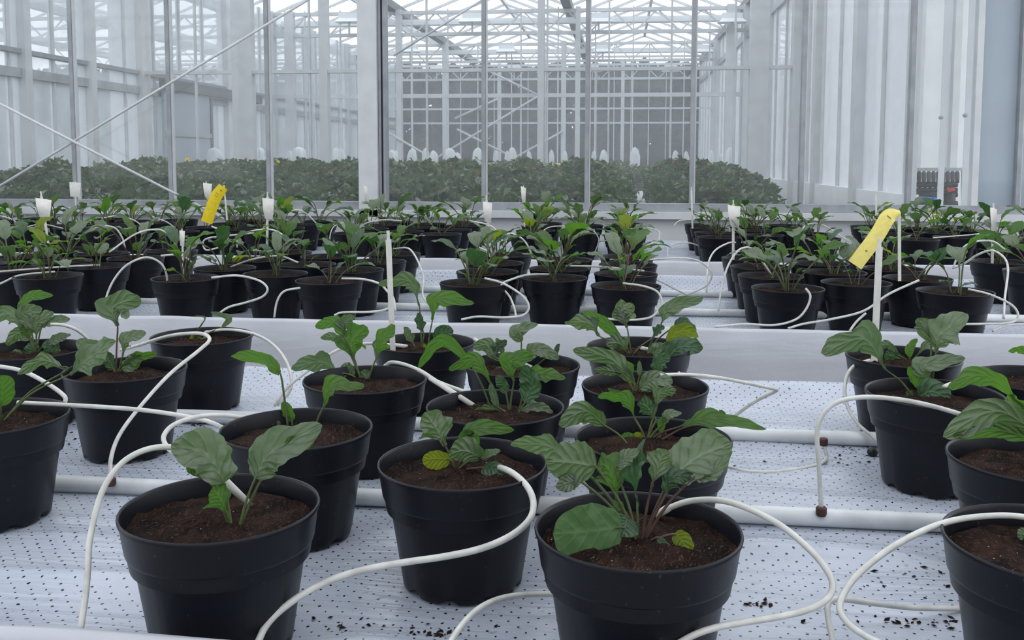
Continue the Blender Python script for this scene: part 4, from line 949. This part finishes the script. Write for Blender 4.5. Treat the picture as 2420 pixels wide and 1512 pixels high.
# ------------------------------------------------------------------ soil crumbs on the film
q = MB(); rg = np.random.default_rng(11)
for cx, cy, sx, sy, n in ((990, 1500, 90, 12, 40), (1800, 1424, 30, 5, 14), (2220, 1468, 130, 6, 40), (2150, 1380, 60, 20, 12), (480, 1002, 50, 6, 30), (150, 1040, 40, 25, 26), (1010, 1500, 20, 14, 18), (2060, 1070, 40, 30, 24), (1990, 1085, 30, 20, 20), (1700, 720, 30, 8, 10), (560, 720, 40, 6, 8), (780, 1470, 90, 20, 16), (1770, 1060, 120, 30, 18)):
    for _ in range(n):
        p = at(cx + rg.normal() * sx, cy + rg.normal() * sy, z=ZB + .003); s = rg.uniform(.0012, .004)
        if p[1] < 1.12: continue
        d = rg.normal(size=3); d[2] *= .2; d /= np.linalg.norm(d); e = np.cross(d, (0, 0, 1)); u = np.array((0, 0, s * .6))
        q.add([p + d * s * 1.8, p + e * s, p - d * s * 1.8, p - e * s, p + u], [(0, 1, 4), (1, 2, 4), (2, 3, 4), (3, 0, 4), (3, 2, 1, 0)])
tag(q.build('soil_crumbs', 'soil'), 'dark soil crumbs scattered on the white film', 'soil', None, 'stuff')
# black rubber ball-like plug beside the pale-stalk pot
p = at(2062, 1068, z=ZB + .012); q = MB(); q.lathe([(0, -.012), (.008, -.010), (.0125, 0), (.008, .010), (0, .012)], 14, 0, p); tag(q.build('pipe_plug', 'nozzle', None, True), 'small round black plug on the film beside the pale-stalk pot', 'plug')

# ------------------------------------------------------------------ plant bed behind the glass
def bed(name, label, x0, x1, y0, y1, zt_, n, seed, zlow=-.455, drop=.26, edge=None):
    rg = np.random.default_rng(seed); k = n
    x = rg.uniform(x0, x1, k); y = y0 + (y1 - y0) * rg.uniform(0, 1, k) ** 1.5
    hump = .07 * np.sin(x * 4.1 + seed) * np.sin(y * 3.3) + .035 * np.sin(x * 11 + y * 7) + .02 * np.sin(x * 23 - y * 17)
    dep = rg.exponential(.065, k); front = rg.random(k) < .08
    y = np.where(front, y0 + rg.exponential(.10, k), y); dep = np.where(front, rg.uniform(0, -zlow + zt_, k), dep)
    rim = np.minimum((x1 - x) / .35, 1) ** .5 if x0 < XL + 1 else np.minimum(np.minimum(x - x0, x1 - x) / .35, 1) ** .5; rimf = np.clip((y - y0) / 1.9, 0, 1) ** .7
    z = ZC + zt_ + hump - dep - (1 - rim) * .22 - (1 - rimf) * drop
    z = np.maximum(z, ZC + zlow)
    if edge is not None: keep = edge(x, y); x, y, z = x[keep], y[keep], z[keep]
    k = len(x); c = np.stack([x, y, z], 1)
    az = rg.uniform(0, 6.283, k); tilt = rg.normal(-.25, .55, k); L = rg.uniform(.028, .062, k); Wd = L * rg.uniform(.45, .7, k)
    d = np.stack([np.cos(az) * np.cos(tilt), np.sin(az) * np.cos(tilt), np.sin(tilt)], 1)
    s = np.stack([-np.sin(az), np.cos(az), rg.normal(0, .35, k)], 1); s /= np.linalg.norm(s, axis=1)[:, None]
    up = np.cross(d, s); V = np.empty((k, 6, 3))
    V[:, 0] = c - d * L[:, None]; V[:, 1] = c + s * Wd[:, None] - d * (L * .15)[:, None] + up * (Wd * .35)[:, None]; V[:, 2] = c + d * L[:, None] - up * (L * .25)[:, None]
    V[:, 3] = c - s * Wd[:, None] - d * (L * .15)[:, None] + up * (Wd * .35)[:, None]; V[:, 4] = c; V[:, 5] = c
    V = V[:, [0, 1, 2, 3]]
    i = np.arange(k)[:, None] * 4; Fc = np.concatenate([np.hstack([i, i + 1, i + 2]), np.hstack([i, i + 2, i + 3])])
    me = bpy.data.meshes.new(name); me.from_pydata(V.reshape(-1, 3).tolist(), [], Fc.tolist())
    for mm in ('bed1', 'bed2', 'bed3', 'bed4'): me.materials.append(M[mm])
    h = rg.random(k); top = (z > ZC + zt_ - .05)
    mi = np.where(h < .40, 0, np.where(h < .70, 1, np.where(h < .86, 2, 3))); mi = np.where((mi == 3) & ~top, 0, mi)
    me.polygons.foreach_set('material_index', np.concatenate([mi, mi]).astype(int)); me.update()
    o = link(name, me); return tag(o, label, 'plants', None, 'stuff')
def bedmat(name, c, t):
    m, nt, out = mat(name); p = nd(nt, 'ShaderNodeBsdfPrincipled', {'Base Color': rgb(c), 'Roughness': .5, 'Specular IOR Level': .3}); tr = nd(nt, 'ShaderNodeBsdfTranslucent', {'Color': rgb(t)})
    mx_ = nd(nt, 'ShaderNodeMixShader', {0: .35, 1: p.outputs[0], 2: tr.outputs[0]}); nt.links.new(mx_.outputs[0], out.inputs[0]); M[name] = m
bedmat('bed1', (.05, .085, .035), (.06, .13, .02)); bedmat('bed2', (.075, .115, .055), (.09, .17, .03)); bedmat('bed3', (.27, .30, .23), (.14, .20, .08)); bedmat('bed4', (.15, .10, .05), (.14, .12, .04))  # bed3: silvery young leaves, brightened so the colour carries the foliage's whitish highlights
xa_l, xb_r = X_at(1505, 8.6), X_at(1545, 8.6)
bed('leafy_bed', 'dense bushy green plants filling the bed behind the glass wall', XL + .12, xa_l, 7.72, 12.0, -.085, 34000, 3)
bed('leafy_bed', 'bushy green plants right of the narrow white gap behind the glass', xb_r, X_at(1880, 8.2), 7.95, 12.0, -.085, 9000, 5, edge=lambda x, y: x < X_at(1880, 8.2) - .02)
bed('leafy_bed', 'farther strip of green plants under the clear bags', XL + .4, XR - .5, 12.8, 16.6, -.10, 9000, 8, drop=.05)
for nm, x0, x1, y0, y1 in (('near bed', XL + .3, XR - .45, 7.8, 12.1), ('far bed', XL + .3, XR - .4, 12.7, 16.8)):
    b = empty('growing_table', ((x0 + x1) / 2, (y0 + y1) / 2, 0)); ox, oy = b.location.x, b.location.y
    q = MB(); q.box((x0 - ox, y0 - oy, ZC - .60), (x1 - ox, y1 - oy, ZC - .54)); q.build('table_top', 'white', b)
    for x in (x0 + .3, (x0 + x1) / 2, x1 - .3):
        for y in (y0 + .3, y1 - .3): q = MB(); q.box((x - .03 - ox, y - .03 - oy, 0), (x + .03 - ox, y + .03 - oy, ZC - .60)); q.build('leg', 'galv', b)
    tag(b, 'white growing table under the bushy plants, %s' % nm, 'table', 'growing tables behind the glass')

# clear bags over the plants
bags = [(505, 345, 44), (590, 347, 26), (612, 345, 34), (683, 352, 22), (706, 343, 44), (795, 345, 22), (806, 346, 18), (925, 350, 26), (934, 352, 12), (974, 347, 26), (1007, 346, 20), (1026, 352, 24), (1063, 346, 34), (1080, 356, 22), (1128, 345, 26), (1171, 351, 12), (1199, 352, 12), (1212, 344, 22), (1251, 352, 14), (1303, 350, 12), (1334, 353, 11), (1403, 351, 14), (1427, 350, 20), (1502, 344, 24), (1598, 351, 18), (1622, 353, 14), (1680, 352, 10), (1700, 358, 12), (1724, 344, 18)]
for i, (x, y, w) in enumerate(bags):
    Y = (13.3, 14.2, 15.0)[(i * 7) % 3]; top = at(x, y, Y=Y); h = 46 * Y / F; r = max(w, 14) * Y / F / 2
    rg = np.random.default_rng(i + 50); base = top - (0, 0, h + .02); t = empty('plant_bag', base); q = MB(); n = 14; pr = []
    for v in np.linspace(0, 1, 12): pr.append((r * (1.0 - .22 * v) * math.sqrt(max(0, 1 - v ** 5)) + .002, v * h))
    vs = []
    for rr_, z in pr:
        for j in range(n):
            a = 2 * math.pi * j / n; k = 1 + .14 * math.sin(3 * a + i + z * 12) + .06 * rg.normal()
            vs.append((rr_ * k * math.cos(a) + .05 * math.sin(i) * z, rr_ * .55 * k * math.sin(a), z))
    q.add(vs, [(a * n + j, a * n + (j + 1) % n, (a + 1) * n + (j + 1) % n, (a + 1) * n + j) for a in range(11) for j in range(n)])
    q.build('bag_film', 'bag', t, True)
    q = MB(); q.tube([(0, 0, -.16), (.01, 0, h * .5), (0, 0, h * .9)], .006, 6); q.build('plant_stem', 'twig', t)
    tag(t, 'clear plastic bag over a plant behind the glass, %s from left' % (ordw[i] if i < 18 else ('nineteenth', 'twentieth', 'twenty-first', 'twenty-second', 'twenty-third', 'twenty-fourth', 'twenty-fifth', 'twenty-sixth', 'twenty-seventh', 'twenty-eighth', 'last')[i - 18]), 'bag', 'clear bags over the far plants')
# small cards and tags in the bed
for lb, x, y, w, h, Y, m in (('small yellow card in the bed below the door', 442, 372, 12, 26, 11.5, 'yellow'), ('slim yellow card in the bed by the third mullion', 657, 378, 8, 36, 10.5, 'yellow'), ('tiny yellow card in the bed right of the centre', 1319, 386, 8, 16, 10.5, 'yellow'),
                         ('tiny white tag in the bed left of the yellow card', 577, 404, 9, 18, 9.5, 'tag'), ('slim white tag in the bed right of the centre mullion', 1206, 414, 5, 20, 9.2, 'tag'), ('forked white tag in the bed at the centre', 1244, 410, 8, 14, 9.4, 'tag')):
    p = at(x, y + h, Y=Y); t = empty('bed_card', p); q = MB(); ww, hh = w * Y / F / 2, h * Y / F; P = np.zeros((5, 3, 3))
    for i in range(5):
        for j in range(3): P[i, j] = ((j - 1) * ww + .4 * ww * (i / 4) ** 2, -.01 * math.sin(math.pi * i / 4) - .006 * abs(j - 1), hh * i / 4)
    q.grid(P); q.build('card', m, t, True); q = MB(); q.tube([(0, .006, -.2), (0, .006, hh * .9)], .005, 6); q.build('stick', 'stake', t)
    tag(t, lb, 'card', 'small cards in the bed')
# white crate and flat tray standing among the plants
p = at(1142, 411, Y=10.2); t = empty('plastic_crate', p); s = 10.2 / F
q = MB(); w_, h_ = 50 * s / 2, 24 * s
for (a, b, c, d) in ((-w_, w_, -.10, -.09), (-w_, w_, .09, .10), (-w_, -w_ + .01, -.09, .09), (w_ - .01, w_, -.09, .09)): q.box((a, c, 0), (b, d, h_))
q.box((-w_, -.1, -.008), (w_, .1, 0)); q.build('crate_body', 'white', t)
q = MB(); q.box((-w_ - .01, -.11, h_), (w_ + .01, -.095, h_ + .012)); q.box((-w_ - .01, .095, h_), (w_ + .01, .11, h_ + .012)); q.build('crate_rim', 'white', t)
q = MB(); q.box((w_ * .25, -.104, h_ * .35), (w_ * .75, -.1005, h_ * .62)); q.build('hand_hole', 'seal', t)
q = MB(); q.box((-.02, -.02, -.45), (.02, .02, -.008)); q.build('support_post', 'galv', t)
tag(t, 'small white plastic crate among the plants left of the centre mullion', 'crate')
p = at(1299, 391, Y=12.0); t = empty('flat_tray', p); q = MB(); q.box((-.11, -.08, 0), (.11, .08, .012)); q.build('tray_base', 'white', t)
q = MB(); q.box((-.12, -.09, .012), (.12, -.075, .03)); q.box((-.12, .075, .012), (.12, .09, .03)); q.build('tray_rim', 'white', t); q = MB(); q.box((-.015, -.015, -.4), (.015, .015, 0)); q.build('support_post', 'galv', t)
tag(t, 'flat white tray among the plants by the white column', 'tray')

# irrigation manifold in the service room
Y = 9.4; s = Y / F; o3 = at(2210, 492, Y=Y); t = empty('valve_manifold', o3)
def L(x, y): p = at(x, y, Y=Y) - o3; return np.array((p[0], 0, p[2]))
for a, b in (((2162, 400), (2276, 400)), ((2276, 400), (2276, 520)), ((2162, 400), (2162, 520))):
    q = MB(); q.beam(L(*a), L(*b), .03, .03, 0, (0, 1, 0)); q.build('frame_tube', 'galv', t)
for i in range(11):
    x = 2146 + i * 11.2; q = MB(); q.tube([L(x, 432) + (0, -.05, 0), L(x, 420) + (0, -.05, 0), L(x, 408) + (0, -.05, 0), L(x, 404) + (0, -.05, 0)], [.017, .02, .02, .012], 10); q.build('valve_head', 'black', t, True)
for y, r in ((436, .028), (449, .022), (460, .026), (482, .03)):
    q = MB(); q.tube([L(2140, y), L(2262, y)], r, 10); q.build('manifold_pipe', 'black', t, True)
for i in range(9):
    x = 2150 + i * 12; q = MB(); q.tube([L(x, 432), L(x, 490)], .016, 8); q.build('riser_pipe', 'black', t, True)
for i, x in enumerate((2138, 2154, 2166, 2178, 2190, 2204)):
    q = MB(); q.tube([L(x - 5, 464 + i) + (0, -.06, 0), L(x + 5, 467 + i) + (0, -.06, 0)], .022, 8); q.tube([L(x, 466 + i) + (0, -.05, 0), L(x, 474 + i) + (0, -.05, 0)], .012, 8); q.build('blue_valve', 'blue', t, True)
q = MB(); q.beam(L(2234, 449) + (0, -.06, 0), L(2250, 446) + (0, -.06, 0), .03, .035); q.build('red_handle', 'red', t)
q = MB(); q.tube([L(2245, 455), L(2245, 500)], .05, 12); q.build('filter_tank', 'black', t, True)
q = MB(); q.box((-.35, -.1, -o3[2]), (.30, .08, -.08)); q.build('stand', 'galv', t)
tag(t, 'black irrigation valve manifold with blue valves and a red handle', 'valve manifold')
